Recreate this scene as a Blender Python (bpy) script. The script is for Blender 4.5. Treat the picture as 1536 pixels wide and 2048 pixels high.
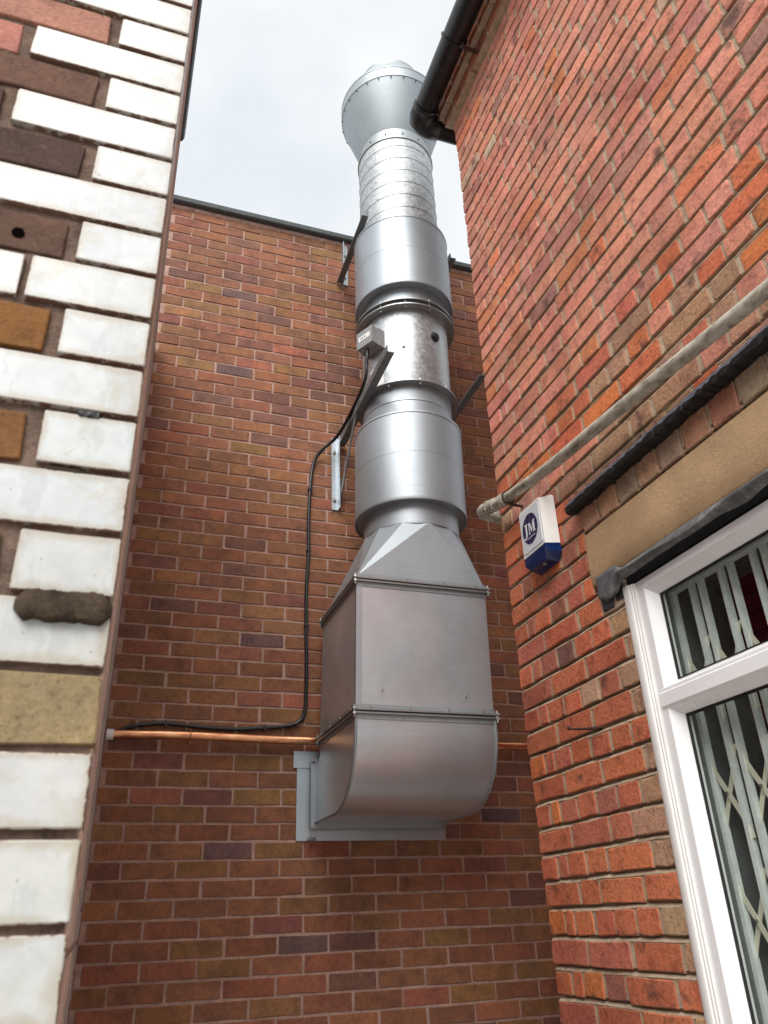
import bpy, math, random
from mathutils import Vector, Matrix, noise as mnoise

# ------------------------------------------------------------------ scene, camera, light
scene = bpy.context.scene
for o in list(bpy.data.objects):
    bpy.data.objects.remove(o)
COL = scene.collection
R = math.radians
# world axes: X along the far wall (to the right), Y away from the viewer, Z up; Z = 0 is eye level
FPX = 1555.27                      # focal length in pixels of the 1536 px wide photograph
PITCH, ROLL, YAW = R(27.7206), R(-2.3410), R(-19.8874)
_right = Vector((math.cos(YAW), math.sin(YAW), 0)); _f0 = Vector((-math.sin(YAW), math.cos(YAW), 0)); _u0 = Vector((0, 0, 1))
FWD = math.cos(PITCH) * _f0 + math.sin(PITCH) * _u0
_up = -math.sin(PITCH) * _f0 + math.cos(PITCH) * _u0
CR = math.cos(ROLL) * _right + math.sin(ROLL) * _up
CU = -math.sin(ROLL) * _right + math.cos(ROLL) * _up
cam_d = bpy.data.cameras.new('camera'); cam = bpy.data.objects.new('camera', cam_d); COL.objects.link(cam)
cam_d.sensor_fit = 'HORIZONTAL'; cam_d.sensor_width = 36.0; cam_d.lens = 36.0 * FPX / 1536.0
cam_d.clip_start = 0.02; cam_d.clip_end = 500
m = Matrix((CR, CU, -FWD)).transposed().to_4x4(); cam.matrix_world = m
cam_d.dof.use_dof = True; cam_d.dof.focus_distance = 3.2; cam_d.dof.aperture_fstop = 11.0
scene.camera = cam
scene.render.resolution_x = 768; scene.render.resolution_y = 1024

SUN_DIR = Vector((-0.43, -0.68, 0.84)).normalized()       # towards the bright part of the overcast sky
SUN_EL = math.asin(SUN_DIR.z); SUN_AZ = math.atan2(SUN_DIR.x, SUN_DIR.y)
world = bpy.data.worlds.new('World'); scene.world = world; world.use_nodes = True
wn = world.node_tree; wn.nodes.clear(); WL = wn.links.new
w_out = wn.nodes.new('ShaderNodeOutputWorld'); w_bg = wn.nodes.new('ShaderNodeBackground')
w_sky = wn.nodes.new('ShaderNodeTexSky'); w_sky.sky_type = 'NISHITA'; w_sky.sun_disc = False
w_sky.sun_elevation = SUN_EL; w_sky.sun_rotation = SUN_AZ
w_tc = wn.nodes.new('ShaderNodeTexCoord'); w_map = wn.nodes.new('ShaderNodeMapping')
w_map.inputs['Scale'].default_value = (1.6, 1.6, 2.6)
w_no = wn.nodes.new('ShaderNodeTexNoise'); w_no.inputs['Scale'].default_value = 2.3; w_no.inputs['Detail'].default_value = 5; w_no.inputs['Roughness'].default_value = 0.5
w_rp = wn.nodes.new('ShaderNodeValToRGB')
w_rp.color_ramp.elements[0].position = 0.36; w_rp.color_ramp.elements[0].color = (0.82, 0.86, 0.885, 1)
w_rp.color_ramp.elements[1].position = 0.62; w_rp.color_ramp.elements[1].color = (1.0, 1.0, 1.0, 1)
w_mul = wn.nodes.new('ShaderNodeMixRGB'); w_mul.blend_type = 'MULTIPLY'; w_mul.inputs[0].default_value = 1; w_mul.inputs[2].default_value = (3.95, 3.98, 4.0, 1)
w_mix = wn.nodes.new('ShaderNodeMixRGB'); w_mix.inputs[0].default_value = 0.93
WL(w_tc.outputs['Generated'], w_map.inputs[0]); WL(w_map.outputs[0], w_no.inputs['Vector']); WL(w_no.outputs['Fac'], w_rp.inputs[0])
WL(w_rp.outputs[0], w_mul.inputs[1]); WL(w_sky.outputs[0], w_mix.inputs[1]); WL(w_mul.outputs[0], w_mix.inputs[2])
WL(w_mix.outputs[0], w_bg.inputs['Color']); w_bg.inputs['Strength'].default_value = 0.1
WL(w_bg.outputs[0], w_out.inputs[0])
sun_d = bpy.data.lights.new('sun', 'SUN'); sun = bpy.data.objects.new('sun', sun_d); COL.objects.link(sun)
sun_d.energy = 1.5; sun_d.angle = R(45); sun_d.color = (1.0, 0.97, 0.93)
sun.rotation_euler = (-SUN_DIR).to_track_quat('-Z', 'Y').to_euler(); sun.location = (0, -3, 8)
vs = scene.view_settings
vs.view_transform = 'Standard'; vs.look = 'None'; vs.exposure = 1.42; vs.gamma = 1.0; vs.use_curve_mapping = False

# ------------------------------------------------------------------ helpers
rnd = random.Random(7)
def proj(p):
    p = Vector(p); z = p.dot(FWD)
    if z < 0.05: return None
    return (768 + FPX * p.dot(CR) / z, 1024 - FPX * p.dot(CU) / z)
def tag(o, label=None, cat=None, group=None, kind=None):
    if label: o['label'] = label
    if cat: o['category'] = cat
    if group: o['group'] = group
    if kind: o['kind'] = kind
    return o
def empty(name, loc=(0, 0, 0)):
    o = bpy.data.objects.new(name, None); COL.objects.link(o); o.location = loc; o.empty_display_size = 0.1
    return o
def link(name, me, mat, parent=None, loc=None, rot=None):
    o = bpy.data.objects.new(name, me); COL.objects.link(o)
    if mat is not None and not me.materials: me.materials.append(mat)
    if parent is not None:
        o.parent = parent
        q = parent; off = Vector((0, 0, 0))
        while q is not None: off += q.location; q = q.parent
        o.location = -off + Vector(loc or (0, 0, 0))
    elif loc: o.location = loc
    if rot: o.rotation_euler = rot
    return o
def smooth(me, ang=35):
    for p in me.polygons: p.use_smooth = True
    me.set_sharp_from_angle(angle=R(ang))
class MB:
    def __init__(s): s.v = []; s.f = []; s.c = []
    def add(s, v, f, col=None):
        b = len(s.v); s.v += [tuple(q) for q in v]; s.f += [tuple(b + i for i in q) for q in f]
        if col is not None: s.c += [col] * len(v)
    def box(s, x0, x1, y0, y1, z0, z1, col=None):
        s.add([(x0, y0, z0), (x1, y0, z0), (x1, y1, z0), (x0, y1, z0), (x0, y0, z1), (x1, y0, z1), (x1, y1, z1), (x0, y1, z1)],
              [(0, 3, 2, 1), (4, 5, 6, 7), (0, 1, 5, 4), (1, 2, 6, 5), (2, 3, 7, 6), (3, 0, 4, 7)], col)
    def bar(s, a, b, w, h, up=(0, 0, 1)):
        a = Vector(a); b = Vector(b); d = (b - a).normalized(); up = Vector(up)
        sx = d.cross(up).normalized() * (w / 2); sz = sx.normalized().cross(d).normalized() * (h / 2)
        v = [a - sx - sz, a + sx - sz, a + sx + sz, a - sx + sz, b - sx - sz, b + sx - sz, b + sx + sz, b - sx + sz]
        s.add(v, [(0, 1, 2, 3), (7, 6, 5, 4), (0, 4, 5, 1), (1, 5, 6, 2), (2, 6, 7, 3), (3, 7, 4, 0)])
    def tube(s, pts, r, n=12, cap=True):
        pts = [Vector(p) for p in pts]; rr = r if isinstance(r, (list, tuple)) else [r] * len(pts)
        b = len(s.v); t0 = None; N = None
        for i, p in enumerate(pts):
            t = (pts[min(i + 1, len(pts) - 1)] - pts[max(i - 1, 0)]).normalized()
            if N is None:
                N = t.orthogonal().normalized()
            else:
                N = (N - t * N.dot(t)).normalized()
            B = t.cross(N)
            for k in range(n):
                a = 2 * math.pi * k / n
                s.v.append(tuple(p + (N * math.cos(a) + B * math.sin(a)) * rr[i]))
        for i in range(len(pts) - 1):
            for k in range(n):
                k2 = (k + 1) % n
                s.f.append((b + i * n + k, b + i * n + k2, b + (i + 1) * n + k2, b + (i + 1) * n + k))
        if cap:
            s.f.append(tuple(b + k for k in reversed(range(n)))); s.f.append(tuple(b + (len(pts) - 1) * n + k for k in range(n)))
    def lathe(s, prof, axis, n=72):
        """prof: list of (r, z); axis(z) -> (x, y)"""
        b = len(s.v)
        for r_, z in prof:
            ax = axis(z)
            for k in range(n):
                a = 2 * math.pi * k / n
                s.v.append((ax[0] + r_ * math.cos(a), ax[1] + r_ * math.sin(a), z))
        for i in range(len(prof) - 1):
            for k in range(n):
                k2 = (k + 1) % n
                s.f.append((b + i * n + k, b + i * n + k2, b + (i + 1) * n + k2, b + (i + 1) * n + k))
    def cyl(s, a, b, r, n=12): s.tube([a, b], r, n)
    def mesh(s, name='mesh'):
        me = bpy.data.meshes.new(name); me.from_pydata(s.v, [], s.f); me.update()
        if s.c:
            at = me.color_attributes.new('Col', 'FLOAT_COLOR', 'POINT')
            for i, c in enumerate(s.c): at.data[i].color = (c[0], c[1], c[2], 1)
        return me
    def build(s, name, mat, parent=None, sm=None):
        me = s.mesh(name)
        if sm: smooth(me, sm)
        return link(name, me, mat, parent)
def catmull(pts, k=8):
    P = [Vector(p) for p in pts]; P = [P[0] * 2 - P[1]] + P + [P[-1] * 2 - P[-2]]; out = []
    for i in range(1, len(P) - 2):
        for j in range(k):
            t = j / k
            out.append(0.5 * ((2 * P[i]) + (P[i + 1] - P[i - 1]) * t + (2 * P[i - 1] - 5 * P[i] + 4 * P[i + 1] - P[i + 2]) * t * t + (3 * P[i] - P[i - 1] - 3 * P[i + 1] + P[i + 2]) * t ** 3))
    out.append(P[-2]); return out

# ------------------------------------------------------------------ materials
class NT:
    def __init__(s, name):
        s.m = bpy.data.materials.new(name); s.m.use_nodes = True; s.t = s.m.node_tree
        s.b = s.t.nodes['Principled BSDF']; s.out = s.t.nodes['Material Output']
        s.tc = s.t.nodes.new('ShaderNodeTexCoord')
    def n(s, typ, **kw):
        q = s.t.nodes.new(typ)
        for k, v in kw.items():
            if k in q.inputs.keys(): q.inputs[k].default_value = v
            else: setattr(q, k, v)
        return q
    def l(s, a, b): s.t.links.new(a, b)
    def pos(s, scale=(1, 1, 1)):
        g = s.n('ShaderNodeNewGeometry'); mp = s.n('ShaderNodeMapping'); mp.inputs['Scale'].default_value = scale
        s.l(g.outputs['Position'], mp.inputs[0]); return mp.outputs[0]
    def noise(s, scale, detail=4, rough=0.55, vec=None, dist=0):
        q = s.n('ShaderNodeTexNoise', Scale=scale, Detail=detail, Roughness=rough, Distortion=dist)
        s.l(vec if vec is not None else s.pos(), q.inputs['Vector']); return q.outputs['Fac']
    def ramp(s, fac, stops):
        q = s.n('ShaderNodeValToRGB'); e = q.color_ramp.elements
        while len(e) < len(stops): e.new(0.5)
        for i, (p, c) in enumerate(stops):
            e[i].position = p; e[i].color = (c[0], c[1], c[2], 1) if isinstance(c, (tuple, list)) else (c, c, c, 1)
        s.l(fac, q.inputs[0]); return q.outputs[0]
    def mix(s, a, b, fac, mode='MIX'):
        q = s.n('ShaderNodeMixRGB', blend_type=mode)
        for i, x in ((1, a), (2, b), (0, fac)):
            if isinstance(x, (int, float)): q.inputs[i].default_value = x if i == 0 else (x, x, x, 1)
            elif isinstance(x, tuple): q.inputs[i].default_value = (*x[:3], 1)
            else: s.l(x, q.inputs[i])
        return q.outputs[0]
    def bump(s, h, strength, dist=0.002):
        q = s.n('ShaderNodeBump', Strength=strength, Distance=dist); s.l(h, q.inputs['Height'])
        if s.b.inputs['Normal'].links: s.l(s.b.inputs['Normal'].links[0].from_socket, q.inputs['Normal'])
        s.l(q.outputs[0], s.b.inputs['Normal'])
    def set(s, **kw):
        for k, v in kw.items():
            k = {'base': 'Base Color', 'rough': 'Roughness', 'metal': 'Metallic', 'spec': 'Specular IOR Level', 'coat': 'Coat Weight', 'coatr': 'Coat Roughness', 'trans': 'Transmission Weight', 'ior': 'IOR', 'aniso': 'Anisotropic'}[k]
            if isinstance(v, (int, float)): s.b.inputs[k].default_value = v
            elif isinstance(v, tuple): s.b.inputs[k].default_value = (*v[:3], 1)
            else: s.l(v, s.b.inputs[k])
        return s
def plain(name, col, rough=0.5, metal=0.0, var=0.12, nscale=30, bump=0.0, spec=0.5):
    t = NT(name); f = t.noise(nscale, 5)
    c = t.mix(col, t.ramp(f, [(0.3, 1 - var), (0.7, 1 + var)]), 1.0, 'MULTIPLY')
    t.set(base=c, metal=metal, spec=spec, rough=t.ramp(t.noise(nscale * 1.7, 3), [(0.3, max(0, rough - 0.08)), (0.7, min(1, rough + 0.08))]))
    if bump: t.bump(f, bump, 0.002)
    return t.m
def brick_mat(name, joined, style):
    t = NT(name)
    if joined:
        a = t.n('ShaderNodeAttribute', attribute_name='Col'); src = a.outputs['Color']
    else:
        a = t.n('ShaderNodeObjectInfo'); src = a.outputs['Color']
    if style == 'smooth':        # dense wire-cut brick of the far wall
        n1 = t.noise(13, 6, 0.65); n2 = t.noise(62, 6, 0.7); n3 = t.noise(260, 2)
        c = t.mix(src, t.ramp(n1, [(0.30, (0.64, 0.66, 0.72)), (0.48, (0.96, 0.97, 1)), (0.56, (1.04, 1.03, 1)), (0.72, (1.30, 1.20, 1.05))]), 1, 'MULTIPLY')
        c = t.mix(c, t.ramp(n2, [(0.3, 0.74), (0.7, 1.22)]), 1, 'MULTIPLY')
        c = t.mix(c, (0.50, 0.42, 0.36), t.ramp(n3, [(0.70, 0.0), (0.78, 0.30)]))
        c = t.mix(c, (0.03, 0.02, 0.02), t.ramp(t.noise(120, 2, vec=t.pos((1, 1, 1.6))), [(0.24, 0.6), (0.32, 0.0)]))
        c = t.mix(c, t.ramp(t.noise(1.7, 5, 0.6), [(0.30, (0.80, 0.78, 0.78)), (0.52, (1, 1, 1)), (0.72, (1.10, 1.09, 1.06))]), 1, 'MULTIPLY')
        if not joined:
            c = t.mix(c, (0.36, 0.215, 0.165), t.mix(edge_mask(t, t.noise(120, 4, 0.7), 0.22, 0.10), 0.7, 1, 'MULTIPLY'))
        t.set(base=c, rough=0.75, spec=0.3); t.bump(n2, 0.3, 0.003); t.bump(n3, 0.3, 0.001)
    elif style == 'old':         # pitted handmade facing brick
        n1 = t.noise(17, 5, 0.6); n2 = t.noise(75, 7, 0.72); n3 = t.noise(260, 3); n4 = t.noise(38, 6, 0.7, dist=0.4)
        c = t.mix(src, t.ramp(n1, [(0.28, (0.66, 0.60, 0.62)), (0.47, (1, 1, 1)), (0.60, (1.05, 1.03, 1.0)), (0.74, (1.16, 1.18, 1.18))]), 1, 'MULTIPLY')
        c = t.mix(c, t.ramp(n2, [(0.30, 0.58), (0.46, 0.96), (0.56, 1.04), (0.74, 1.28)]), 1, 'MULTIPLY')
        c = t.mix(c, (0.55, 0.42, 0.33), t.ramp(n4, [(0.57, 0.0), (0.76, 0.38)]))           # lime bloom and old mortar smears
        c = t.mix(c, (0.05, 0.034, 0.030), t.ramp(t.noise(95, 6, 0.75, vec=t.pos((1, 1, 1.4))), [(0.335, 0.9), (0.405, 0.0)]))   # soot in the pits
        c = t.mix(c, (0.07, 0.05, 0.045), t.ramp(t.noise(8, 6, 0.65), [(0.31, 0.75), (0.41, 0.0)]))
        c = t.mix(c, t.ramp(t.noise(2.6, 5, 0.6), [(0.30, (0.74, 0.70, 0.70)), (0.52, (1, 1, 1)), (0.72, (1.10, 1.12, 1.14))]), 1, 'MULTIPLY')   # broad weathering
        if not joined:
            c = t.mix(c, (0.33, 0.24, 0.17), t.mix(edge_mask(t, t.noise(95, 5, 0.7), 0.30, 0.10), 0.75, 1, 'MULTIPLY'))   # mortar smeared over the arrises
        t.set(base=c, rough=0.9, spec=0.15); t.bump(n2, 0.9, 0.007); t.bump(n3, 0.4, 0.0015)
    elif style == 'near':        # coarse brick seen from close by
        n1 = t.noise(22, 7, 0.65); n2 = t.noise(150, 7, 0.75); n4 = t.noise(48, 7, 0.7, dist=0.5)
        c = t.mix(src, t.ramp(n1, [(0.28, (0.62, 0.60, 0.60)), (0.47, (1, 1, 1)), (0.60, (1.06, 1.04, 1.0)), (0.74, (1.45, 1.40, 1.30))]), 1, 'MULTIPLY')
        c = t.mix(c, t.ramp(n2, [(0.30, 0.60), (0.46, 0.96), (0.56, 1.04), (0.74, 1.35)]), 1, 'MULTIPLY')
        c = t.mix(c, (0.34, 0.26, 0.21), t.ramp(n4, [(0.60, 0.0), (0.76, 0.45)]))
        c = t.mix(c, (0.03, 0.022, 0.02), t.ramp(t.noise(210, 4, 0.7), [(0.30, 0.9), (0.37, 0.0)]))
        t.set(base=c, rough=0.9, spec=0.15); t.bump(n2, 0.8, 0.003); t.bump(n1, 0.5, 0.004)
    elif style == 'glaze':       # white glazed quoin brick, chipped and stained
        n1 = t.noise(6, 6, 0.62, dist=0.5); n2 = t.noise(160, 3); n5 = t.noise(28, 6, 0.7)
        c = t.mix(src, t.ramp(n1, [(0.30, (0.86, 0.85, 0.80)), (0.45, (0.97, 0.98, 0.99)), (0.58, (1, 1, 1)), (0.70, (0.90, 0.88, 0.82))]), 1, 'MULTIPLY')
        c = t.mix(c, t.ramp(n5, [(0.32, 0.88), (0.55, 1.0), (0.75, 1.05)]), 1, 'MULTIPLY')
        # scuffed film of grime with hard vertical edges
        film = t.ramp(t.noise(13, 5, 0.6, vec=t.pos((1.5, 1, 0.45)), dist=0.15), [(0.560, 0.0), (0.575, 0.34), (0.66, 0.22)])
        c = t.mix(c, (0.36, 0.38, 0.39), film)
        # rusty tidemarks and hairline crazing
        c = t.mix(c, (0.42, 0.33, 0.20), t.ramp(t.noise(5, 6, 0.7, dist=0.8), [(0.60, 0.0), (0.625, 0.30), (0.66, 0.12), (0.8, 0.22)]))
        cr = t.n('ShaderNodeTexVoronoi', Scale=16.0, feature='DISTANCE_TO_EDGE'); mp = t.mix(t.pos(), t.pos(), 0.0)
        wv = t.n('ShaderNodeTexNoise', Scale=30.0, Detail=3.0); t.l(t.pos(), wv.inputs['Vector'])
        t.l(t.mix(t.pos(), wv.outputs['Color'], 0.06), cr.inputs['Vector'])
        crk = t.mix(t.ramp(cr.outputs['Distance'], [(0.0, 0.28), (0.006, 0.0)]), t.ramp(t.noise(4.5, 2), [(0.55, 0.0), (0.62, 1.0)]), 1, 'MULTIPLY')
        c = t.mix(c, (0.20, 0.17, 0.14), crk)
        chip = t.ramp(t.noise(34, 5, 0.65), [(0.715, 0.0), (0.725, 1.0)])
        c = t.mix(c, (0.22, 0.12, 0.09), chip)
        c = t.mix(c, (0.34, 0.28, 0.19), t.mix(edge_mask(t, t.noise(24, 5, 0.65), 0.42, 0.30), 0.55, 1, 'MULTIPLY'))     # brown grime creeping in from the joints
        ech = edge_mask(t, t.noise(75, 5, 0.7), 0.13, 0.03); c = t.mix(c, (0.17, 0.10, 0.07), ech)                # chipped arrises
        c = t.mix(c, (0.12, 0.10, 0.09), t.ramp(t.noise(85, 3), [(0.72, 0), (0.75, 0.8)]))
        t.set(base=c, rough=t.ramp(n1, [(0.3, 0.40), (0.7, 0.24)]), spec=0.45); t.bump(t.noise(14, 3), 0.3, 0.002); t.bump(chip, -0.6, 0.002); t.bump(ech, -0.8, 0.003)
    return t.m
def edge_dist(t):
    sp = t.n('ShaderNodeSeparateXYZ'); t.l(t.tc.outputs['Generated'], sp.inputs[0])
    def mm(o, k):
        inv = t.n('ShaderNodeMath', operation='SUBTRACT'); inv.inputs[0].default_value = 1.0; t.l(o, inv.inputs[1])
        mi = t.n('ShaderNodeMath', operation='MINIMUM'); t.l(o, mi.inputs[0]); t.l(inv.outputs[0], mi.inputs[1])
        mu = t.n('ShaderNodeMath', operation='MULTIPLY'); mu.inputs[1].default_value = k; t.l(mi.outputs[0], mu.inputs[0]); return mu.outputs[0]
    e = t.n('ShaderNodeMath', operation='MINIMUM'); t.l(mm(sp.outputs['X'], 2.4), e.inputs[0]); t.l(mm(sp.outputs['Z'], 1.0), e.inputs[1])
    return e.outputs[0]
def edge_mask(t, nz, width, gain):
    # 1 near the arris where the noise is high, 0 inside the face
    e = edge_dist(t); d = t.n('ShaderNodeMath', operation='MULTIPLY_ADD'); d.inputs[1].default_value = -1.0 / width; d.inputs[2].default_value = 0.5; t.l(e, d.inputs[0])
    s = t.n('ShaderNodeMath', operation='MULTIPLY_ADD'); s.inputs[1].default_value = 1.0; t.l(nz, s.inputs[0]); t.l(d.outputs[0], s.inputs[2])
    return t.ramp(s.outputs[0], [(max(0, 0.92 - gain), 0.0), (0.92, 1.0)])
def mortar_mat(name, col, dark=0.55):
    t = NT(name); n1 = t.noise(22, 6, 0.65); n2 = t.noise(240, 4)
    c = t.mix(col, t.ramp(n1, [(0.25, dark), (0.55, 1.0), (0.8, 1.25)]), 1, 'MULTIPLY')
    c = t.mix(c, t.ramp(n2, [(0.3, 0.75), (0.7, 1.2)]), 1, 'MULTIPLY')
    t.set(base=c, rough=0.95, spec=0.1); t.bump(n1, 0.6, 0.006); t.bump(n2, 0.7, 0.002)
    return t.m
def sheet_mat(name, col, rough, spangle=0.0, streak=0.05, smudge=0.08, aniso=0.0, metal=0.78):
    t = NT(name); n1 = t.noise(4.5, 4); n2 = t.noise(38, 5, 0.6)
    st = t.noise(60, 4, 0.6, vec=t.pos((0.10, 0.10, 3.0)))
    c = t.mix(col, t.ramp(n1, [(0.3, 1 - smudge), (0.7, 1 + smudge * 0.6)]), 1, 'MULTIPLY')
    c = t.mix(c, t.ramp(st, [(0.3, 1 - streak), (0.7, 1 + streak)]), 1, 'MULTIPLY')
    r = t.ramp(n2, [(0.3, rough - 0.02), (0.7, rough + 0.03)])
    if spangle:
        vo = t.n('ShaderNodeTexVoronoi', Scale=75.0); t.l(t.pos(), vo.inputs['Vector'])
        sp = t.ramp(vo.outputs['Color'], [(0.15, 1 - spangle), (0.85, 1 + spangle * 0.5)])
        c = t.mix(c, sp, 1, 'MULTIPLY')
        sp2 = t.ramp(t.noise(42, 7, 0.75), [(0.36, 1 - spangle * 1.3), (0.56, 1.05)])
        c = t.mix(c, sp2, 1, 'MULTIPLY')
        r = t.mix(r, t.ramp(vo.outputs['Color'], [(0.1, 0.0), (0.9, 0.16)]), 1, 'ADD')
    # scuffs: thin bright scratches and dull finger marks
    sc = t.noise(26, 2, 0.5, vec=t.pos((6, 6, 0.8)), dist=1.5)
    c = t.mix(c, (0.8, 0.8, 0.8), t.ramp(sc, [(0.735, 0), (0.75, 0.35)]))
    t.set(base=c, metal=metal, rough=r, aniso=aniso, spec=0.3)
    return t.m

M = {}
M['brick_far'] = brick_mat('far_wall_brick', False, 'smooth'); M['brick_far_j'] = brick_mat('far_wall_brick_joined', True, 'smooth')
M['brick_old'] = brick_mat('old_brick', False, 'old'); M['brick_old_j'] = brick_mat('old_brick_joined', True, 'old')
M['glaze'] = brick_mat('glazed_brick', False, 'glaze')
M['mortar_far'] = mortar_mat('far_wall_mortar', (0.46, 0.30, 0.245), 0.65)
M['mortar_old'] = mortar_mat('old_wall_mortar', (0.52, 0.41, 0.295), 0.6)
M['mortar_left'] = mortar_mat('quoin_mortar', (0.17, 0.115, 0.09), 0.4)
M['coping'] = plain('coping_felt', (0.075, 0.085, 0.085), 0.85, var=0.35, nscale=90, bump=0.5)
M['sheet'] = sheet_mat('galvanised_sheet', (0.37, 0.405, 0.435), 0.47, metal=0.60)
M['sheet_box'] = sheet_mat('satin_galvanised_sheet', (0.66, 0.725, 0.775), 0.34, smudge=0.10, streak=0.035, metal=0.76)
M['spangle'] = sheet_mat('spangled_galvanised_steel', (0.50, 0.525, 0.54), 0.36, spangle=0.13)
M['spiral'] = sheet_mat('weathered_spiral_galvanised_steel', (0.52, 0.545, 0.555), 0.48, spangle=0.20)
M['bright'] = sheet_mat('bright_galvanised_plate', (0.47, 0.52, 0.555), 0.42)
M['cowl'] = sheet_mat('dull_cowl_sheet', (0.36, 0.395, 0.415), 0.50, metal=0.65)
M['flange'] = sheet_mat('dull_flange_steel', (0.36, 0.37, 0.37), 0.42)
M['bracket'] = plain('zinc_bracket', (0.17, 0.185, 0.19), 0.5, metal=0.3, var=0.2)
M['bolt'] = plain('zinc_bolt', (0.40, 0.40, 0.38), 0.4, metal=0.9)
M['black_plastic'] = plain('black_plastic', (0.012, 0.012, 0.013), 0.38)
M['black_iron'] = plain('black_painted_iron', (0.012, 0.013, 0.015), 0.36, var=0.5, nscale=18, bump=0.15)
M['box_grey'] = plain('grey_enclosure', (0.26, 0.26, 0.27), 0.42)
M['sticker'] = plain('sticker', (0.72, 0.72, 0.70), 0.5)
M['ink'] = plain('print_ink', (0.06, 0.06, 0.07), 0.6)
M['upvc'] = plain('white_upvc', (0.86, 0.86, 0.87), 0.28, var=0.025, nscale=6)
M['trim'] = plain('stained_white_trim', (0.77, 0.75, 0.73), 0.35, var=0.08, nscale=9)
M['gasket'] = plain('rubber_gasket', (0.01, 0.011, 0.011), 0.5)
M['alarm_white'] = plain('alarm_case_white', (0.80, 0.80, 0.77), 0.35, var=0.03)
M['alarm_panel'] = plain('alarm_panel', (0.66, 0.70, 0.76), 0.22, var=0.02)
M['alarm_blue'] = plain('blue_strobe_lens', (0.004, 0.022, 0.095), 0.2, var=0.25, nscale=25)
M['navy'] = plain('navy_print', (0.018, 0.020, 0.085), 0.3)
M['letter'] = plain('white_print', (0.75, 0.75, 0.78), 0.4)
M['rust'] = plain('rusty_iron', (0.055, 0.028, 0.018), 0.9, var=0.4, nscale=120, bump=0.5)
M['blue_brick'] = plain('blue_engineering_brick', (0.030, 0.030, 0.036), 0.5, var=0.3, nscale=60, bump=0.5)
M['grille'] = plain('galvanised_grille', (0.74, 0.77, 0.75), 0.5, metal=0.0, var=0.10)
M['lattice'] = plain('cream_lattice_strip', (0.70, 0.67, 0.54), 0.5, var=0.10)
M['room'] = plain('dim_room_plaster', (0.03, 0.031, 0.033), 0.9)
M['slate'] = plain('slate', (0.075, 0.080, 0.095), 0.55, var=0.3, nscale=40, bump=0.4)
M['bitumen'] = plain('black_bitumen', (0.008, 0.008, 0.009), 0.55, var=0.4, nscale=60, bump=0.6)
M['ground'] = plain('yard_concrete', (0.40, 0.385, 0.36), 0.9, var=0.25, nscale=5, bump=0.3)
def copper():
    t = NT('copper'); n1 = t.noise(9, 4, vec=t.pos((1, 4, 4))); n2 = t.noise(60, 4)
    c = t.ramp(n1, [(0.32, (0.40, 0.14, 0.08)), (0.5, (0.72, 0.34, 0.18)), (0.66, (0.86, 0.52, 0.28))])
    c = t.mix(c, (0.16, 0.07, 0.05), t.ramp(n2, [(0.60, 0), (0.72, 0.6)]))
    t.set(base=c, metal=1.0, rough=0.33); return t.m
M['copper'] = copper()
def render_mat():
    t = NT('sand_cement_render'); w = t.noise(3.0, 3, dist=2.5)
    st = t.noise(70, 5, 0.65, vec=t.pos((1, 1.0, 2.2)), dist=2.2); n1 = t.noise(5, 4)
    c = t.mix((0.52, 0.35, 0.205), t.ramp(st, [(0.3, 0.72), (0.7, 1.22)]), 1, 'MULTIPLY')
    c = t.mix(c, t.ramp(n1, [(0.3, 0.82), (0.7, 1.12)]), 1, 'MULTIPLY')
    t.set(base=c, rough=0.93, spec=0.15); t.bump(st, 0.9, 0.004); t.bump(w, 0.2, 0.01); return t.m
M['render'] = render_mat()
def pipe_mat():
    t = NT('grimy_grey_plastic_pipe'); n1 = t.noise(26, 6, 0.7, vec=t.pos((1, 0.7, 2))); n2 = t.noise(8, 4)
    c = t.ramp(n1, [(0.32, (0.13, 0.115, 0.085)), (0.48, (0.42, 0.385, 0.31)), (0.68, (0.60, 0.57, 0.49))])
    c = t.mix(c, (0.20, 0.21, 0.10), t.ramp(n2, [(0.58, 0), (0.72, 0.5)]))
    t.set(base=c, rough=0.55); t.bump(n1, 0.3, 0.001); return t.m
M['grey_pipe'] = pipe_mat()
def lead():
    t = NT('grey_lead_flashing'); n1 = t.noise(24, 5, 0.65); n2 = t.noise(7, 3)
    c = t.ramp(n1, [(0.3, (0.06, 0.062, 0.064)), (0.55, (0.12, 0.125, 0.128)), (0.78, (0.34, 0.34, 0.335))])
    t.set(base=c, rough=0.6, metal=0.0); t.bump(n2, 0.4, 0.01); t.bump(n1, 0.3, 0.002); return t.m
M['lead'] = lead()
def glass():
    t = NT('window_glass'); t.t.nodes.remove(t.b)
    tr = t.n('ShaderNodeBsdfTransparent'); tr.inputs[0].default_value = (0.95, 0.97, 0.96, 1)
    gl = t.n('ShaderNodeBsdfGlossy'); gl.inputs['Roughness'].default_value = 0.02; gl.inputs['Color'].default_value = (1, 1, 1, 1)
    lw = t.n('ShaderNodeLayerWeight', Blend=0.5); mx = t.n('ShaderNodeMixShader')
    pw = t.n('ShaderNodeMath', operation='POWER'); pw.inputs[1].default_value = 5.0; t.l(lw.outputs['Facing'], pw.inputs[0])
    fr = t.n('ShaderNodeMath', operation='MULTIPLY_ADD'); fr.inputs[1].default_value = 0.90; fr.inputs[2].default_value = 0.03; t.l(pw.outputs[0], fr.inputs[0])
    t.l(fr.outputs[0], mx.inputs[0]); t.l(tr.outputs[0], mx.inputs[1]); t.l(gl.outputs[0], mx.inputs[2]); t.l(mx.outputs[0], t.out.inputs[0])
    return t.m
M['glass'] = glass()

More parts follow.
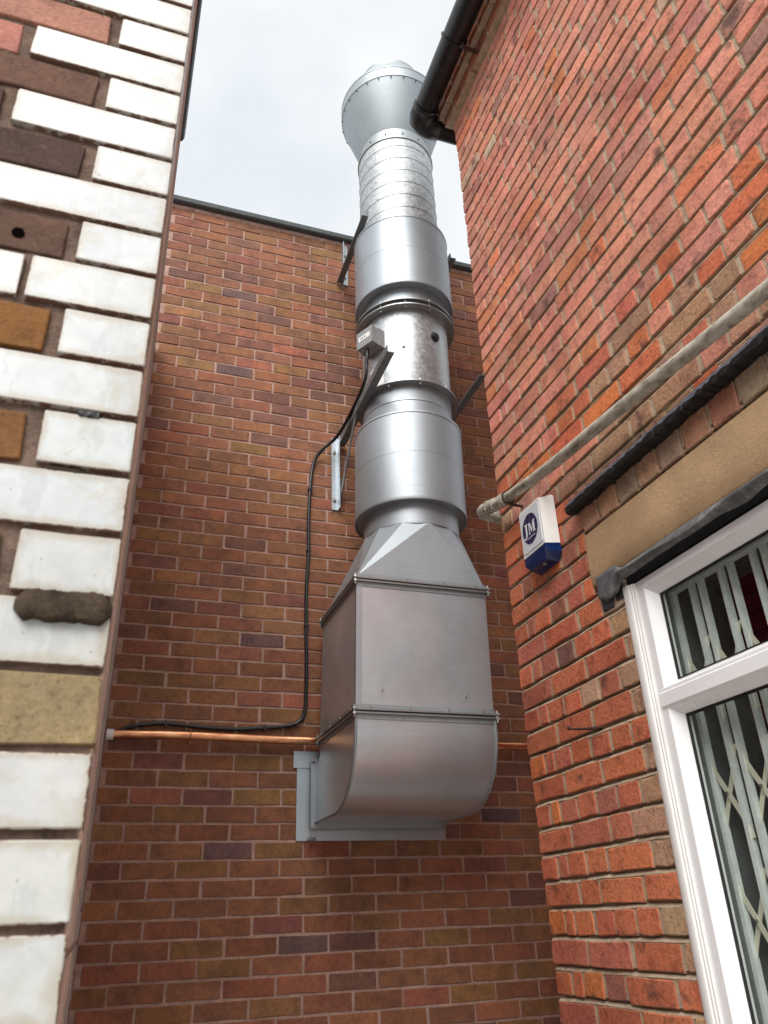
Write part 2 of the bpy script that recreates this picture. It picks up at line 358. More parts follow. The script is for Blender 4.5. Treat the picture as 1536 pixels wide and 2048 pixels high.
# ------------------------------------------------------------------ brick makers
def brick_geo(L, H, D, rg, jit, ch):
    """brick with its face at local y = 0 looking to -Y, left end at x = 0, foot at z = 0; 48 triangles"""
    c = min(ch * 1.6, H * 0.2, L * 0.2); j = lambda: rg.uniform(-jit, jit)
    o = [(c, 0), (L * 0.5, 0), (L - c, 0), (L, c), (L, H - c), (L - c, H), (L * 0.5, H), (c, H), (0, H - c), (0, c)]
    o = [(x + j() , z + j()) for x, z in o]
    cx, cz = L / 2, H / 2; fr = []
    for x, z in o:
        dx = ch * (1 + rg.uniform(-.4, .6)); fr.append((x + (dx if x < cx * 0.9 else -dx if x > cx * 1.1 else 0), z + (dx if z < cz else -dx)))
    n = len(o)
    v = [(x, 0, z) for x, z in fr] + [(x, ch * 0.9, z) for x, z in o] + [(x, D, z) for x, z in o]
    f = [tuple(range(n))]
    for k in range(n):
        k2 = (k + 1) % n
        f.append((k, n + k, n + k2, k2)); f.append((n + k, 2 * n + k, 2 * n + k2, n + k2))
    return v, f
_cache = {}
def brick_mesh(kind, L, H, D, var, jit, ch, mat):
    key = (kind, round(L, 3), round(H, 3), var)
    if key not in _cache:
        v, f = brick_geo(round(L, 3), round(H, 3), D, random.Random(repr(key)), jit, ch)
        me = bpy.data.meshes.new('brick'); me.from_pydata(v, [], f); me.update(); me.materials.append(mat); _cache[key] = me
    return _cache[key]
def px_area(spec, face):
    """visible area in the frame of a brick's face; face(u, z) -> world point"""
    u, z, L, H = spec['u'], spec['z'], spec['L'], spec['H']
    P = [proj(face(a, b)) for a, b in ((u, z), (u + L, z), (u + L, z + H), (u, z + H))]
    if any(p is None for p in P): return 0
    x0 = max(0, min(p[0] for p in P)); x1 = min(1536, max(p[0] for p in P)); y0 = max(0, min(p[1] for p in P)); y1 = min(2048, max(p[1] for p in P))
    if x1 <= x0 or y1 <= y0: return 0
    A = 0
    for i in range(4): A += P[i][0] * P[(i + 1) % 4][1] - P[(i + 1) % 4][0] * P[i][1]
    full = (max(p[0] for p in P) - min(p[0] for p in P)) * (max(p[1] for p in P) - min(p[1] for p in P))
    return abs(A) / 2 * (x1 - x0) * (y1 - y0) / max(full, 1e-6)
def lay(specs, parent, mat, mat_j, face, rotz, D, jit, ch, kind, limit=300, hidden=None, nvar=7, name='brick'):
    """the 'limit' bricks that show largest become parts, the rest one joined part"""
    for s in specs:
        s['A'] = px_area(s, face)
        if hidden and s['A'] > 0:
            c = proj(face(s['u'] + s['L'] / 2, s['z'] + s['H'] / 2))
            if hidden(c): s['A'] = 0
    order = sorted(specs, key=lambda s: -s['A'])
    ca, sa = math.cos(rotz), math.sin(rotz); mb = MB(); cnt = 0
    for s in order:
        loc = Vector(face(s['u'], s['z'])); nrm = Vector((sa, -ca, 0))
        loc += nrm * s.get('proud', 0)
        if cnt < limit and s['A'] > 60:
            me = brick_mesh(kind, s['L'], s['H'], D, rnd.randrange(nvar), s.get('jit', jit), s.get('ch', ch), mat)
            o = bpy.data.objects.new(name, me); COL.objects.link(o); o.parent = parent; o.location = loc - parent.location
            o.rotation_euler = (s.get('tx', 0), s.get('ty', 0), rotz); o.color = (*s['col'], 1); cnt += 1
        else:
            v, f = brick_geo(s['L'], s['H'], D, random.Random(int(s['u'] * 9973 + s['z'] * 7919)), jit, ch)
            mb.add([(loc.x + x * ca - y * sa, loc.y + x * sa + y * ca, loc.z + z) for x, y, z in v], f, s['col'])
    if mb.v:
        o = mb.build('bricks', mat_j, parent); o['kind'] = 'stuff'
    return cnt
def jcol(c, rg, v=0.10, h=0.05):
    k = 1 + rg.uniform(-v, v); return tuple(max(0.004, x * k * (1 + rg.uniform(-h, h))) for x in c)
def pick(pal, rg):
    t = rg.uniform(0, sum(w for w, _ in pal))
    for w, c in pal:
        t -= w
        if t <= 0: return c
    return pal[-1][1]

# ------------------------------------------------------------------ ground
g = MB(); g.add([(-60, -60, -1.55), (60, -60, -1.55), (60, 60, -1.55), (-60, 60, -1.55)], [(0, 1, 2, 3)])
tag(g.build('ground', M['ground']), kind='structure')

# ------------------------------------------------------------------ far wall
D_FAR = 3.75; FAR_TOP = 4.165
far = empty('brick_wall', (1.05, D_FAR + 0.11, -1.55))
tag(far, 'red-brown brick wall with dark coping behind the metal duct', 'wall')
rg = random.Random(21); specs = []
PAL_FAR = [(34, (0.258, 0.104, 0.055)), (30, (0.240, 0.102, 0.054)), (18, (0.256, 0.116, 0.053)), (9, (0.285, 0.104, 0.060)), (8, (0.190, 0.086, 0.062)), (6, (0.250, 0.124, 0.052)), (6, (0.215, 0.084, 0.060)), (1.4, (0.150, 0.084, 0.074))]
PITCH_F = 0.0749; Z0 = 0.0315 + 0.006      # a bed joint centre at eye level + 31 mm
k0 = -21; k1 = int((FAR_TOP - Z0) / PITCH_F)
for k in range(k0, k1 + 1):
    z = Z0 + k * PITCH_F + 0.005; h = PITCH_F - 0.010
    if z + h > FAR_TOP - 0.012: h = FAR_TOP - 0.012 - z
    if h < 0.02: continue
    off = -0.2235 + 0.008 + (0.0 if k % 2 else 0.1125) + rg.uniform(-.004, .004); x = off
    while x < 3.0:
        L = 0.215 + rg.uniform(-.003, .003)
        a, b = max(x, -0.03), x + L
        if b > 0.02:
            col = jcol(pick(PAL_FAR, rg), rg, 0.12, 0.06)
            specs.append(dict(u=a, z=z + rg.uniform(-.0012, .0012), L=b - a, H=h, col=col, proud=rg.uniform(-.0012, .0018), ty=rg.uniform(-.004, .004)))
        x += 0.2247
DUCT_POLY = [(560, 1690), (640, 1690), (700, 1150), (720, 1060), (720, 420), (905, 420), (925, 1060), (965, 1160), (1000, 1660)]
def in_poly(p, poly):
    c = False; j = len(poly) - 1
    for i in range(len(poly)):
        if (poly[i][1] > p[1]) != (poly[j][1] > p[1]) and p[0] < (poly[j][0] - poly[i][0]) * (p[1] - poly[i][1]) / (poly[j][1] - poly[i][1]) + poly[i][0]: c = not c
        j = i
    return c
def hidden_far(p): return in_poly(p, DUCT_POLY) or p[0] > 878 + 0.1173 * p[1] or p[0] < 393 - 0.132 * p[1]
lay(specs, far, M['brick_far'], M['brick_far_j'], lambda u, z: (u, D_FAR, z), 0, 0.10, 0.0020, 0.0020, 'far', hidden=hidden_far)
mb = MB()   # flush mortar just behind the brick faces, with uneven tooling
nx, nz = 150, 160
for i in range(nx + 1):
    for j in range(nz + 1):
        x = -0.3 + 3.4 * i / nx; z = -1.55 + (FAR_TOP + 1.53) * j / nz
        mb.v.append((x, D_FAR + 0.0042 + 0.0022 * mnoise.noise((x * 9, z * 9, 1.3)), z))
for i in range(nx):
    for j in range(nz):
        a = i * (nz + 1) + j; mb.f.append((a, a + nz + 1, a + nz + 2, a + 1))
mb.build('mortar', M['mortar_far'], far)
mb = MB(); mb.box(-0.3, 3.1, D_FAR + 0.105, D_FAR + 0.24, -1.55, FAR_TOP - 0.01); mb.build('inner_leaf', M['mortar_far'], far)
# ragged mortar bed under the coping, then the coping
mb = MB(); N = 130; prof = []
for i in range(N + 1):
    x = -0.3 + 3.4 * i / N
    n1 = mnoise.noise((x * 14, 3.1, 0)); n2 = mnoise.noise((x * 31, 8.1, 0))
    zb = FAR_TOP - 0.020 - 0.010 * n1 - 0.006 * n2; yf = D_FAR - 0.012 - 0.010 * n2
    mb.v += [(x, D_FAR + 0.1, zb), (x, yf + 0.010, zb), (x, yf, zb + 0.010), (x, D_FAR - 0.006, FAR_TOP + 0.012), (x, D_FAR + 0.1, FAR_TOP + 0.012)]
for i in range(N):
    for k in range(4): mb.f.append((i * 5 + k, i * 5 + k + 1, i * 5 + 5 + k + 1, i * 5 + 5 + k))
mb.build('mortar_bed', M['mortar_far'], far)
mb = MB(); N = 60
for i in range(N + 1):
    x = -0.3 + 3.4 * i / N; w = 0.003 * mnoise.noise((x * 5, 1, 4))
    y0 = D_FAR - 0.045 + w; zb = FAR_TOP + 0.010 + w
    sec = [(D_FAR + 0.30, zb), (y0 + 0.006, zb), (y0, zb + 0.006), (y0, zb + 0.040), (y0 + 0.006, zb + 0.046), (D_FAR + 0.30, zb + 0.065)]
    mb.v += [(x, a, b) for a, b in sec]
for i in range(N):
    for k in range(6):
        k2 = (k + 1) % 6; mb.f.append((i * 6 + k, i * 6 + k2, i * 6 + 6 + k2, i * 6 + 6 + k))
mb.build('coping', M['coping'], far)

# ------------------------------------------------------------------ near left building: glazed quoins
D_L = 0.82; XC = -0.012; PL = 0.0765; LTOP = 2.98
left = empty('corner_building', (-0.6, 1.5, -1.55))
tag(left, 'building corner with chipped white glazed quoin bricks, closest to the camera at left', 'building')
rg = random.Random(5)
BROWN = (0.105, 0.060, 0.044); DARK = (0.085, 0.056, 0.048); PINK = (0.42, 0.195, 0.155); OCH = (0.175, 0.085, 0.035); TAN = (0.27, 0.205, 0.115)
rows = {  # index from the tan course: colour of the bricks beyond the white quoin, white end
    -3: (-0.245, BROWN), -2: (-0.13, BROWN), -1: (-0.245, BROWN), 0: None, 1: (-0.231, BROWN), 2: (-0.114, (0.13, 0.085, 0.055)), 3: (-0.231, BROWN), 4: (-0.114, OCH), 5: (-0.231, BROWN),
    6: (-0.114, (0.20, 0.095, 0.035)), 7: (-0.163, 'chip'), 8: (-0.114, (0.12, 0.070, 0.050)), 9: (-0.231, DARK), 10: (-0.114, DARK), 11: (-0.231, DARK), 12: (-0.116, (0.13, 0.070, 0.056)), 13: (-0.231, PINK), 14: (-0.115, PINK), 15: (-0.231, PINK), 16: (-0.115, PINK)}
def left_face(u, z): return (u, D_L, z)
gl_specs = []; br_specs = []
for k in range(-22, 60):
    z = 0.157 + k * PL + 0.0045; h = PL - 0.009
    if z + h > LTOP: break
    spec = rows.get(k, ((-0.114 if k % 2 == 0 else -0.231), PINK if k > 12 else BROWN))
    if spec is None:
        br_specs.append(dict(u=-0.235, z=z, L=0.223, H=h, col=TAN, proud=-0.001, jit=.002)); x = -0.245; c2 = BROWN
    else:
        e, c2 = spec
        white = jcol((0.52, 0.54, 0.545) if k > 2 else (0.515, 0.515, 0.50), rg, 0.03, 0.01)
        gl_specs.append(dict(u=e, z=z, L=XC - e, H=h, col=white, proud=0.001 + rg.uniform(0, .0015))); x = e - (0.009 if c2 == 'chip' else 0.017)
        if c2 == 'chip':
            gl_specs.append(dict(u=x - 0.06, z=z, L=0.06, H=h, col=white, proud=0.0)); x -= 0.07; c2 = BROWN
    while x > -1.6:
        L = 0.215 if (rg.random() < 0.6 or x > -0.2) else 0.105
        br_specs.append(dict(u=x - L, z=z - 0.001, L=L, H=h + rg.uniform(-.004, .001), col=jcol(c2, rg, 0.12, 0.05), proud=-0.0015 + rg.uniform(-.003, .001), jit=.002))
        x -= L + rg.uniform(.010, .015)
lay([s for s in gl_specs if s['z'] < 0.74], left, M['glaze'], M['glaze'], left_face, 0, 0.06, 0.0007, 0.0013, 'glazed', limit=100, name='glazed_brick')
lay([s for s in gl_specs if s['z'] >= 0.74], left, M['glaze'], M['glaze'], left_face, 0, 0.21, 0.0007, 0.0013, 'glazed_deep', limit=100, name='glazed_brick')
M['brick_near'] = brick_mat('near_brick', False, 'near')
lay(br_specs, left, M['brick_near'], M['brick_old_j'], left_face, 0, 0.06, 0.0022, 0.0016, 'leftold', limit=60, name='brick')
mb = MB(); nx, nz = 110, 300      # recessed mortar sheet
for i in range(nx + 1):
    for j in range(nz + 1):
        x = -1.7 + (1.7 + XC - 0.004) * (1 - (1 - i / nx) ** 2); z = -1.55 + (LTOP + 1.5) * j / nz
        mb.v.append((x, D_L + 0.0075 + 0.003 * mnoise.noise((x * 40, z * 40, 0)), z))
for i in range(nx):
    for j in range(nz):
        a = i * (nz + 1) + j; mb.f.append((a, a + nz + 1, a + nz + 2, a + 1))
mb.build('mortar', M['mortar_left'], left)
# broken mortar slab sticking out of one joint, and a small dark lump in another
def lump(name, x0, x1, z0, z1, y0, y1, mat, seed):
    mb = MB(); n, mth = 18, 10
    for i in range(n + 1):
        t = i / n; x = x0 + (x1 - x0) * t; e = max(0.35, min(1, 9 * t, 9 * (1 - t)) ** 0.5)
        for k in range(mth):
            a = 2 * math.pi * k / mth; q = 1 + 0.22 * mnoise.noise((t * 7 + seed, math.cos(a) * 1.5, math.sin(a) * 1.5)) + 0.16 * mnoise.noise((t * 24 + seed, math.cos(a) * 3, math.sin(a) * 3))
            sx = lambda v: math.copysign(abs(v) ** 0.35, v)
            mb.v.append((x, (y0 + y1) / 2 + (y1 - y0) / 2 * sx(math.cos(a)) * e * q, (z0 + z1) / 2 + (z1 - z0) / 2 * sx(math.sin(a)) * e * q))
    for i in range(n):
        for k in range(mth): mb.f.append((i * mth + k, i * mth + (k + 1) % mth, (i + 1) * mth + (k + 1) % mth, (i + 1) * mth + k))
    mb.f += [tuple(range(mth)), tuple(n * mth + k for k in reversed(range(mth)))]
    return mb.build(name, mat, left, 60)
tag(lump('mortar_lump', -0.106, -0.012, 0.281, 0.313, D_L - 0.014, D_L + 0.01, mortar_mat('dirty_mortar', (0.062, 0.046, 0.032), 0.30), 1.7), 'dark slab of old mortar sticking out of a joint')
lump('mortar_lump', -0.080, -0.052, 0.533, 0.542, D_L - 0.004, D_L + 0.01, M['bitumen'], 4.2)
lump('mortar_lump', -0.105, -0.06, 0.455, 0.464, D_L - 0.001, D_L + 0.01, mortar_mat('dark_mortar', (0.05, 0.035, 0.025), 0.35), 9.1)
# drilled hole in the brick beside the quoin, its shade painted as a black disc
mb = MB(); mb.tube([(-0.187, D_L + 0.0012, 0.800), (-0.187, D_L + 0.03, 0.803)], 0.0078, 11); mb.build('drill_hole', plain('hole_dark', (0.004, 0.003, 0.003), 1.0, spec=0.0), left, 40)
# return face of the corner building along the alley (grey paint with a burgundy painted stretch)
rg = random.Random(9); rsp = []
GREYP = (0.40, 0.36, 0.33); BURG = (0.165, 0.020, 0.035); RAW = (0.66, 0.49, 0.42)
k = 0; z = -1.55
while z < LTOP - 0.08:
    u = -D_FAR + (0 if k % 2 else -0.11)
    while u < -D_L - 0.03:
        a = max(u, -D_FAR); b = min(u + 0.215, -D_L - (0.222 if z > 0.70 else 0.022)); y = -(a + b) / 2
        if b - a > 0.03:
            c = BURG if (2.72 < y < 3.12 and z > -0.6 and z < 2.6) else GREYP if y > 1.4 else RAW
            rsp.append(dict(u=a, z=z + .005, L=b - a, H=PL - 0.010, col=jcol(c, rg, 0.08, 0.02)))
        u += 0.225
    z += PL; k += 1
# local +x must run along -Y... face looks to +X: rotz = +90 deg, local x -> +Y
mbj = MB()
for s in rsp:
    v, f = brick_geo(s['L'], s['H'], 0.05, random.Random(int(-s['u'] * 999 + s['z'] * 777)), 0.001, 0.003)
    y1 = -s['u'] - s['L']
    mbj.add([(XC + 0.0 - y, y1 + x, s['z'] + zz) for x, y, zz in v], f, s['col'])
tag(mbj.build('bricks', M['brick_far_j'], left), kind='stuff')
mb = MB(); mb.box(-1.7, XC - 0.004, D_L + 0.012, D_FAR - 0.002, -1.55, LTOP); mb.build('wall_core', M['mortar_far'], left)
# black gutter under the eaves of the return, end towards the far wall
mb = MB(); pts = []
for i in range(9):
    a = math.pi + math.pi * i / 8; pts.append((0.030 * math.cos(a), 0.045 * math.sin(a)))
sec = [(-0.026 + x, LTOP + 0.02 + z) for x, z in pts]
yA, yB = 2.32, 0.6
mb.v = [(x, yA, z) for x, z in sec] + [(x, yB, z) for x, z in sec]
n = len(sec)
for i in range(n - 1): mb.f.append((i, i + 1, n + i + 1, n + i))
mb.f += [tuple(range(n)), tuple(n + i for i in reversed(range(n)))]
mb.build('gutter', M['black_iron'], left, 40)
mb = MB(); mb.add([(-1.75, 0.75, LTOP + 0.03), (-0.02, 0.75, LTOP + 0.03), (-0.02, 3.74, LTOP + 0.03), (-1.75, 3.74, LTOP + 0.03), (-1.75, 0.75, LTOP + 0.35), (-1.75, 3.74, LTOP + 0.35)], [(0, 1, 2, 3), (1, 4, 5, 2), (0, 4, 1), (3, 2, 5), (0, 3, 5, 4)])
mb.build('roof', M['slate'], left)

# ------------------------------------------------------------------ right building
XR = 1.48; YC = 2.622; RP = 0.0832; RZ0 = -0.236; RTOP = 4.09
right = empty('brick_house', (3.0, 0.5, -1.55))
tag(right, 'weathered orange brick building with black gutter and white window at right', 'building')
rg = random.Random(11)
def bedw(y, z): return 0.0058 * mnoise.noise((y * 5.5, round(z / RP) * 3.17, 2.0)) + 0.0018 * mnoise.noise((y * 19, round(z / RP) * 5.3, 7.0))
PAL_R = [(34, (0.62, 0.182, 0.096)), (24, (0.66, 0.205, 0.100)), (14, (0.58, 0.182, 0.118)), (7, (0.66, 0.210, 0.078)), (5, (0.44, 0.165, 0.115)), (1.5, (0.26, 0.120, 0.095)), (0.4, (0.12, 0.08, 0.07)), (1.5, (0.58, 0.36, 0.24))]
PAL_UP = [(34, (0.67, 0.272, 0.192)), (24, (0.70, 0.290, 0.202)), (14, (0.62, 0.262, 0.200)), (5, (0.68, 0.240, 0.125)), (6, (0.57, 0.255, 0.200)), (0.7, (0.42, 0.210, 0.170)), (1.0, (0.62, 0.41, 0.29))]  # upper courses: paler salmon, the stronger light up there put into the brick colour
BUFF = (0.50, 0.30, 0.18)
W_Y0 = 1.907; LINT = (2.052, 0.40); W_Z0 = -0.75; Y_END = -1.6
specs = []
nrow = int(round((RTOP + 1.55) / RP)) + 2
for k in range(-16, 52):
    zj = RZ0 + k * RP
    if zj + RP > RTOP + 0.001: break
    hdr = (k % 2 == 0)
    # distances from the corner
    t = 0.0; first = True; segs = []
    while t < YC - Y_END:
        if hdr:
            L = 0.099 if first else (0.050 if len(segs) == 1 else 0.1025)
        else:
            L = 0.2135
        L += rg.uniform(-.005, .005)
        # Facing-bond irregularities: now and then a header in a stretcher course
        if not hdr and not first and rg.random() < 0.10: L = 0.104
        if hdr and len(segs) > 2 and rg.random() < 0.10: L = 0.215
        segs.append((t, L)); t += L + 0.0125; first = False
    for t, L in segs:
        pieces = [(t, t + L, zj + 0.0075, zj + RP - 0.0075)]
        out = []
        for a, b, z0, z1 in pieces:
            ya, yb = YC - a, YC - b      # ya > yb
            if z0 < 0.955 and z1 > W_Z0 and yb < W_Y0 - 0.004:          # beside the window
                if ya < W_Y0 + 0.03: continue
                yb = W_Y0 + 0.001
            if z1 > 0.962 and z0 < 1.262 and yb < LINT[0] + 0.012:       # beside lintel and brick-on-end course
                if ya < LINT[0] + 0.04: continue
                yb = LINT[0] + 0.012
            if z0 < 1.278 and z1 > 1.262 and yb < LINT[0] + 0.05:
                z0 = 1.282
            if z1 > 0.865 and z0 < 0.955 and yb < 2.035 and yb > 1.86:   # blue engineering bricks
                if ya < 2.06: continue
                yb = 2.036
            out.append((ya, yb, z0, z1))
        for ya, yb, z0, z1 in out:
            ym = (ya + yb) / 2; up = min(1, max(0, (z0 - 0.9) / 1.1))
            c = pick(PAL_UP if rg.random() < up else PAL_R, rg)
            if ym < 2.04 and z1 < 0.88 and ym > 1.9 and rg.random() < 0.65: c = BUFF
            if ym < 2.1 and 1.27 < z0 < 1.75 and rg.random() < 0.6 - (z0 - 1.27): c = (0.47, 0.27, 0.175)
            w = bedw(ym, zj)
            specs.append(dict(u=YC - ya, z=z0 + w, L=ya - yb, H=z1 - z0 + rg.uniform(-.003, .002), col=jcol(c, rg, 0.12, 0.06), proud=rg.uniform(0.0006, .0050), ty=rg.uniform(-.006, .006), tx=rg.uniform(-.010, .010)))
# brick-on-end course over the lintel
t = LINT[0] - 0.005
while t > LINT[1]:
    L = 0.098 + rg.uniform(-.006, .008)
    specs.append(dict(u=YC - t, z=1.163, L=L, H=0.092, col=jcol(pick([(3, (0.44, 0.25, 0.16)), (3, (0.40, 0.19, 0.12)), (2, (0.36, 0.26, 0.18))], rg), rg), proud=0.007)); t -= L + 0.013
RF = lambda u, z: (XR, YC - u, z)
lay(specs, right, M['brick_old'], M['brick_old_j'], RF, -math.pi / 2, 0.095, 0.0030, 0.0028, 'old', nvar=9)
# weather-struck pointing: deep under the upper brick, nearly flush above the lower one
mb = MB(); Ny = 150; ys = [YC - 0.004 - (YC - 0.004 - Y_END) * i / Ny for i in range(Ny + 1)]
def in_open(y, z):
    return (z < 0.965 and z > W_Z0 and y < W_Y0 - 0.01) or (0.965 < z < 1.157 and y < LINT[0] - 0.01)
zrow = []
for k in range(-16, 53):
    zj = RZ0 + k * RP
    zrow += [(zj - 0.0115, 0.0020, zj), (zj - 0.0085, -0.0008, zj), (zj - 0.0050, 0.0004, zj), (zj + 0.0015, 0.0080, zj), (zj + 0.0045, 0.0150, zj), (zj + 0.0090, 0.0150, zj), (zj + 0.0110, 0.0020, zj)]
base = 0
for z, d, zj in zrow:
    for y in ys:
        w = bedw(y, zj); q = mnoise.noise((y * 30, z * 22, 0)); mb.v.append((XR + d + 0.0010 * q, y, z + w + 0.0016 * mnoise.noise((y * 45, zj * 40, 9))))
nyv = Ny + 1
for j in range(len(zrow) - 1):
    zc = (zrow[j][0] + zrow[j + 1][0]) / 2
    for i in range(Ny):
        if in_open((ys[i] + ys[i + 1]) / 2, zc): continue
        a = j * nyv + i; mb.f.append((a, a + 1, a + nyv + 1, a + nyv))
mb.build('mortar', M['mortar_old'], right)
# wall core behind the facing, leaving the window opening
mb = MB()
mb.box(XR + 0.022, XR + 0.30, W_Y0 + 0.01, YC - 0.10, -1.55, RTOP); mb.box(XR + 0.022, XR + 0.30, Y_END, W_Y0 + 0.01, 0.99, RTOP); mb.box(XR + 0.022, XR + 0.30, Y_END, W_Y0 + 0.01, -1.55, W_Z0)
mb.build('wall_core', M['mortar_old'], right)
# gable return of the same building beyond the corner
rg = random.Random(13); rs = []
for k in range(-16, 52):
    zj = RZ0 + k * RP
    if zj + RP > RTOP: break
    x = XR + (0.215 if k % 2 == 0 else 0.105)
    while x < 3.6:
        rs.append((x, 0.213, zj, jcol(pick(PAL_R, rg), rg))); x += 0.2245
mb = MB()
for x, L, zj, c in rs:
    v, f = brick_geo(L, RP - 0.015, 0.09, random.Random(int(x * 999 + zj * 777)), 0.002, 0.004)
    mb.add([(x + L - a, YC - b, zj + 0.0075 + cc) for a, b, cc in v], f, c)
tag(mb.build('bricks', M['brick_old_j'], right), kind='stuff')
mb = MB(); mb.box(XR + 0.1, 3.7, YC - 0.101, YC - 0.008, -1.55, RTOP); mb.build('return_mortar', M['mortar_old'], right)
# corbelled eaves courses
rg = random.Random(17)
for ci, (xf, z0) in enumerate(((1.436, RTOP + 0.004), (1.400, RTOP + 0.0855))):
    dy = XR - xf; y = YC + dy; k = 0
    while y > 0.2:
        L = (0.215 if ci == 0 else 0.104) if k else 0.12
        me = brick_mesh('corbel%d' % ci, L, 0.073, 0.12, rg.randrange(4), 0.003, 0.005, M['brick_old'])
        o = bpy.data.objects.new('corbel_brick', me); COL.objects.link(o); o.parent = right
        o.location = Vector((xf + rg.uniform(-.003, .003), y, z0)) - right.location; o.rotation_euler = (0, 0, -math.pi / 2)
        o.color = (*jcol(pick([(3, (0.36, 0.12, 0.065)), (2, (0.30, 0.13, 0.09))], rg), rg), 1); y -= L + 0.011; k += 1
mb = MB(); mb.box(1.443, 2.2, 0.1, YC + 0.036, RTOP + 0.002, RTOP + 0.082); mb.box(1.408, 2.2, 0.1, YC + 0.07, RTOP + 0.083, RTOP + 0.160); mb.build('eaves_mortar', M['mortar_old'], right)
mb = MB(); mb.add([(1.33, 0.0, 4.275), (1.33, 2.76, 4.275), (3.7, 2.76, 5.6), (3.7, 0.0, 5.6), (1.33, 0.0, 4.295), (1.33, 2.76, 4.295), (3.7, 2.76, 5.62), (3.7, 0.0, 5.62)], [(0, 1, 2, 3), (7, 6, 5, 4), (0, 4, 5, 1), (1, 5, 6, 2), (2, 6, 7, 3), (3, 7, 4, 0)])
mb.build('roof', M['slate'], right)
# gutter: half-round cast iron with mitred corner, joints and a drive-in bracket
gx, gz, gr = 1.318, 4.205, 0.066; gyc = 2.728
def halfround(mb, a, b, side, r, z, lip=0.006):
    n = 14; sec = []
    for i in range(n + 1):
        t = math.pi + math.pi * i / n; sec.append((r * math.cos(t), r * math.sin(t)))
    sec = [(-r, 0.012)] + sec + [(r, 0.012)] + [(r - lip, 0.012)] + [((r - lip) * math.cos(math.pi + math.pi * i / n), (r - lip) * math.sin(math.pi + math.pi * i / n)) for i in reversed(range(n + 1))] + [(-r + lip, 0.012)]
    m_ = len(sec); base = len(mb.v)
    for p in (a, b):
        for s_, h in sec: mb.v.append((p[0] + side[0] * s_, p[1] + side[1] * s_, z + h))
    for i in range(m_): mb.f.append((base + i, base + (i + 1) % m_, base + m_ + (i + 1) % m_, base + m_ + i))
    mb.f += [tuple(base + i for i in range(m_)), tuple(base + m_ + i for i in reversed(range(m_)))]
mb = MB(); halfround(mb, (gx, gyc - 0.055), (gx, -0.4), (1, 0), gr, gz); gut = mb.build('gutter', M['black_iron'], right, 40)
mb = MB()      # corner piece: swept quarter turn
n = 16; prof = [(gr * 1.06 * math.cos(math.pi + math.pi * i / n), gr * 1.06 * math.sin(math.pi + math.pi * i / n)) for i in range(n + 1)]
path = [((gx, gyc - 0.085), (1, 0)), ((gx, gyc - 0.03), (1, 0)), ((gx + 0.008, gyc - 0.004), (0.86, -0.5)), ((gx + 0.032, gyc + 0.012), (0.5, -0.86)), ((gx + 0.06, gyc + 0.018), (0, -1)), ((gx + 0.12, gyc + 0.018), (0, -1))]
for (c, sd) in path:
    for s_, h in prof: mb.v.append((c[0] + sd[0] * s_, c[1] + sd[1] * s_, gz + h))
for j in range(len(path) - 1):
    for i in range(n): mb.f.append((j * (n + 1) + i, j * (n + 1) + i + 1, (j + 1) * (n + 1) + i + 1, (j + 1) * (n + 1) + i))
co = mb.build('corner_piece', M['black_iron'], gut, 50); co.modifiers.new('t', 'SOLIDIFY').thickness = 0.006
mb = MB(); halfround(mb, (gx + 0.10, gyc + 0.018), (2.9, gyc + 0.018), (0, 1), gr, gz); mb.build('return_gutter', M['black_iron'], gut, 40)
for a, b, sd in (((gx, gyc - 0.075), (gx, gyc - 0.105), (1, 0)), ((gx + 0.095, gyc + 0.018), (gx + 0.120, gyc + 0.018), (0, 1)), ((gx, 2.225), (gx, 2.212), (1, 0))):
    mb = MB(); halfround(mb, a, b, sd, gr + 0.009, gz, 0.008); mb.build('collar', M['black_iron'], gut, 40)
mb = MB(); mb.bar((1.478, 2.195, 4.10), (1.345, 2.195, 4.098), 0.022, 0.008); mb.cyl((1.352, 2.195, 4.075), (1.352, 2.2, 4.150), 0.005, 8); mb.cyl((1.352, 2.195, 4.098), (1.335, 2.195, 4.098), 0.009, 8)
mb.build('gutter_bracket', M['rust'], gut)
mb = MB(); mb.cyl((gx + 0.075, gyc - 0.09, gz - 0.085), (gx + 0.075, gyc - 0.09, gz + 0.0), 0.006, 8); mb.build('gutter_bolt', M['rust'], gut)

# lintel, drip course, flashing, blue bricks
mb = MB(); N = 40     # rendered lintel with slightly uneven face
for i in range(N + 1):
    y = LINT[0] - (LINT[0] - LINT[1]) * i / N; q = 0.0022 * mnoise.noise((y * 6, 0, 0))
    mb.v += [(XR + 0.06, y, 0.964), (XR - 0.002 + q, y, 0.964), (XR - 0.007 + q, y, 0.970), (XR - 0.007 + q * 1.4, y, 1.06), (XR - 0.006 + q, y, 1.150 + q), (XR + 0.002, y, 1.157 + q), (XR + 0.06, y, 1.157)]
for i in range(N):
    for k in range(6): mb.f.append((i * 7 + k, i * 7 + k + 1, i * 7 + 8 + k, i * 7 + 7 + k))
mb.f += [tuple(range(7)), tuple(N * 7 + k for k in reversed(range(7)))]
mb.build('lintel', M['render'], right, 40)
mb = MB(); N = 90    # thin slate edge of the drip course
DY0, DY1 = 2.066, 0.35
for i in range(N + 1):
    y = DY0 - (DY0 - DY1) * i / N; q = 0.004 * mnoise.noise((y * 16, 5, 0)); zz = 1.262 + 0.010 * i / N
    mb.v += [(XR + 0.01, y, zz), (1.434 + q * .4, y, zz), (1.431 + q * .4, y, zz + 0.014 + q * .6), (XR + 0.01, y, zz + 0.020)]
for i in range(N):
    for k in range(4): mb.f.append((i * 4 + k, i * 4 + (k + 1) % 4, i * 4 + 4 + (k + 1) % 4, i * 4 + 4 + k))
mb.f += [(0, 1, 2, 3), tuple(N * 4 + k for k in (3, 2, 1, 0))]
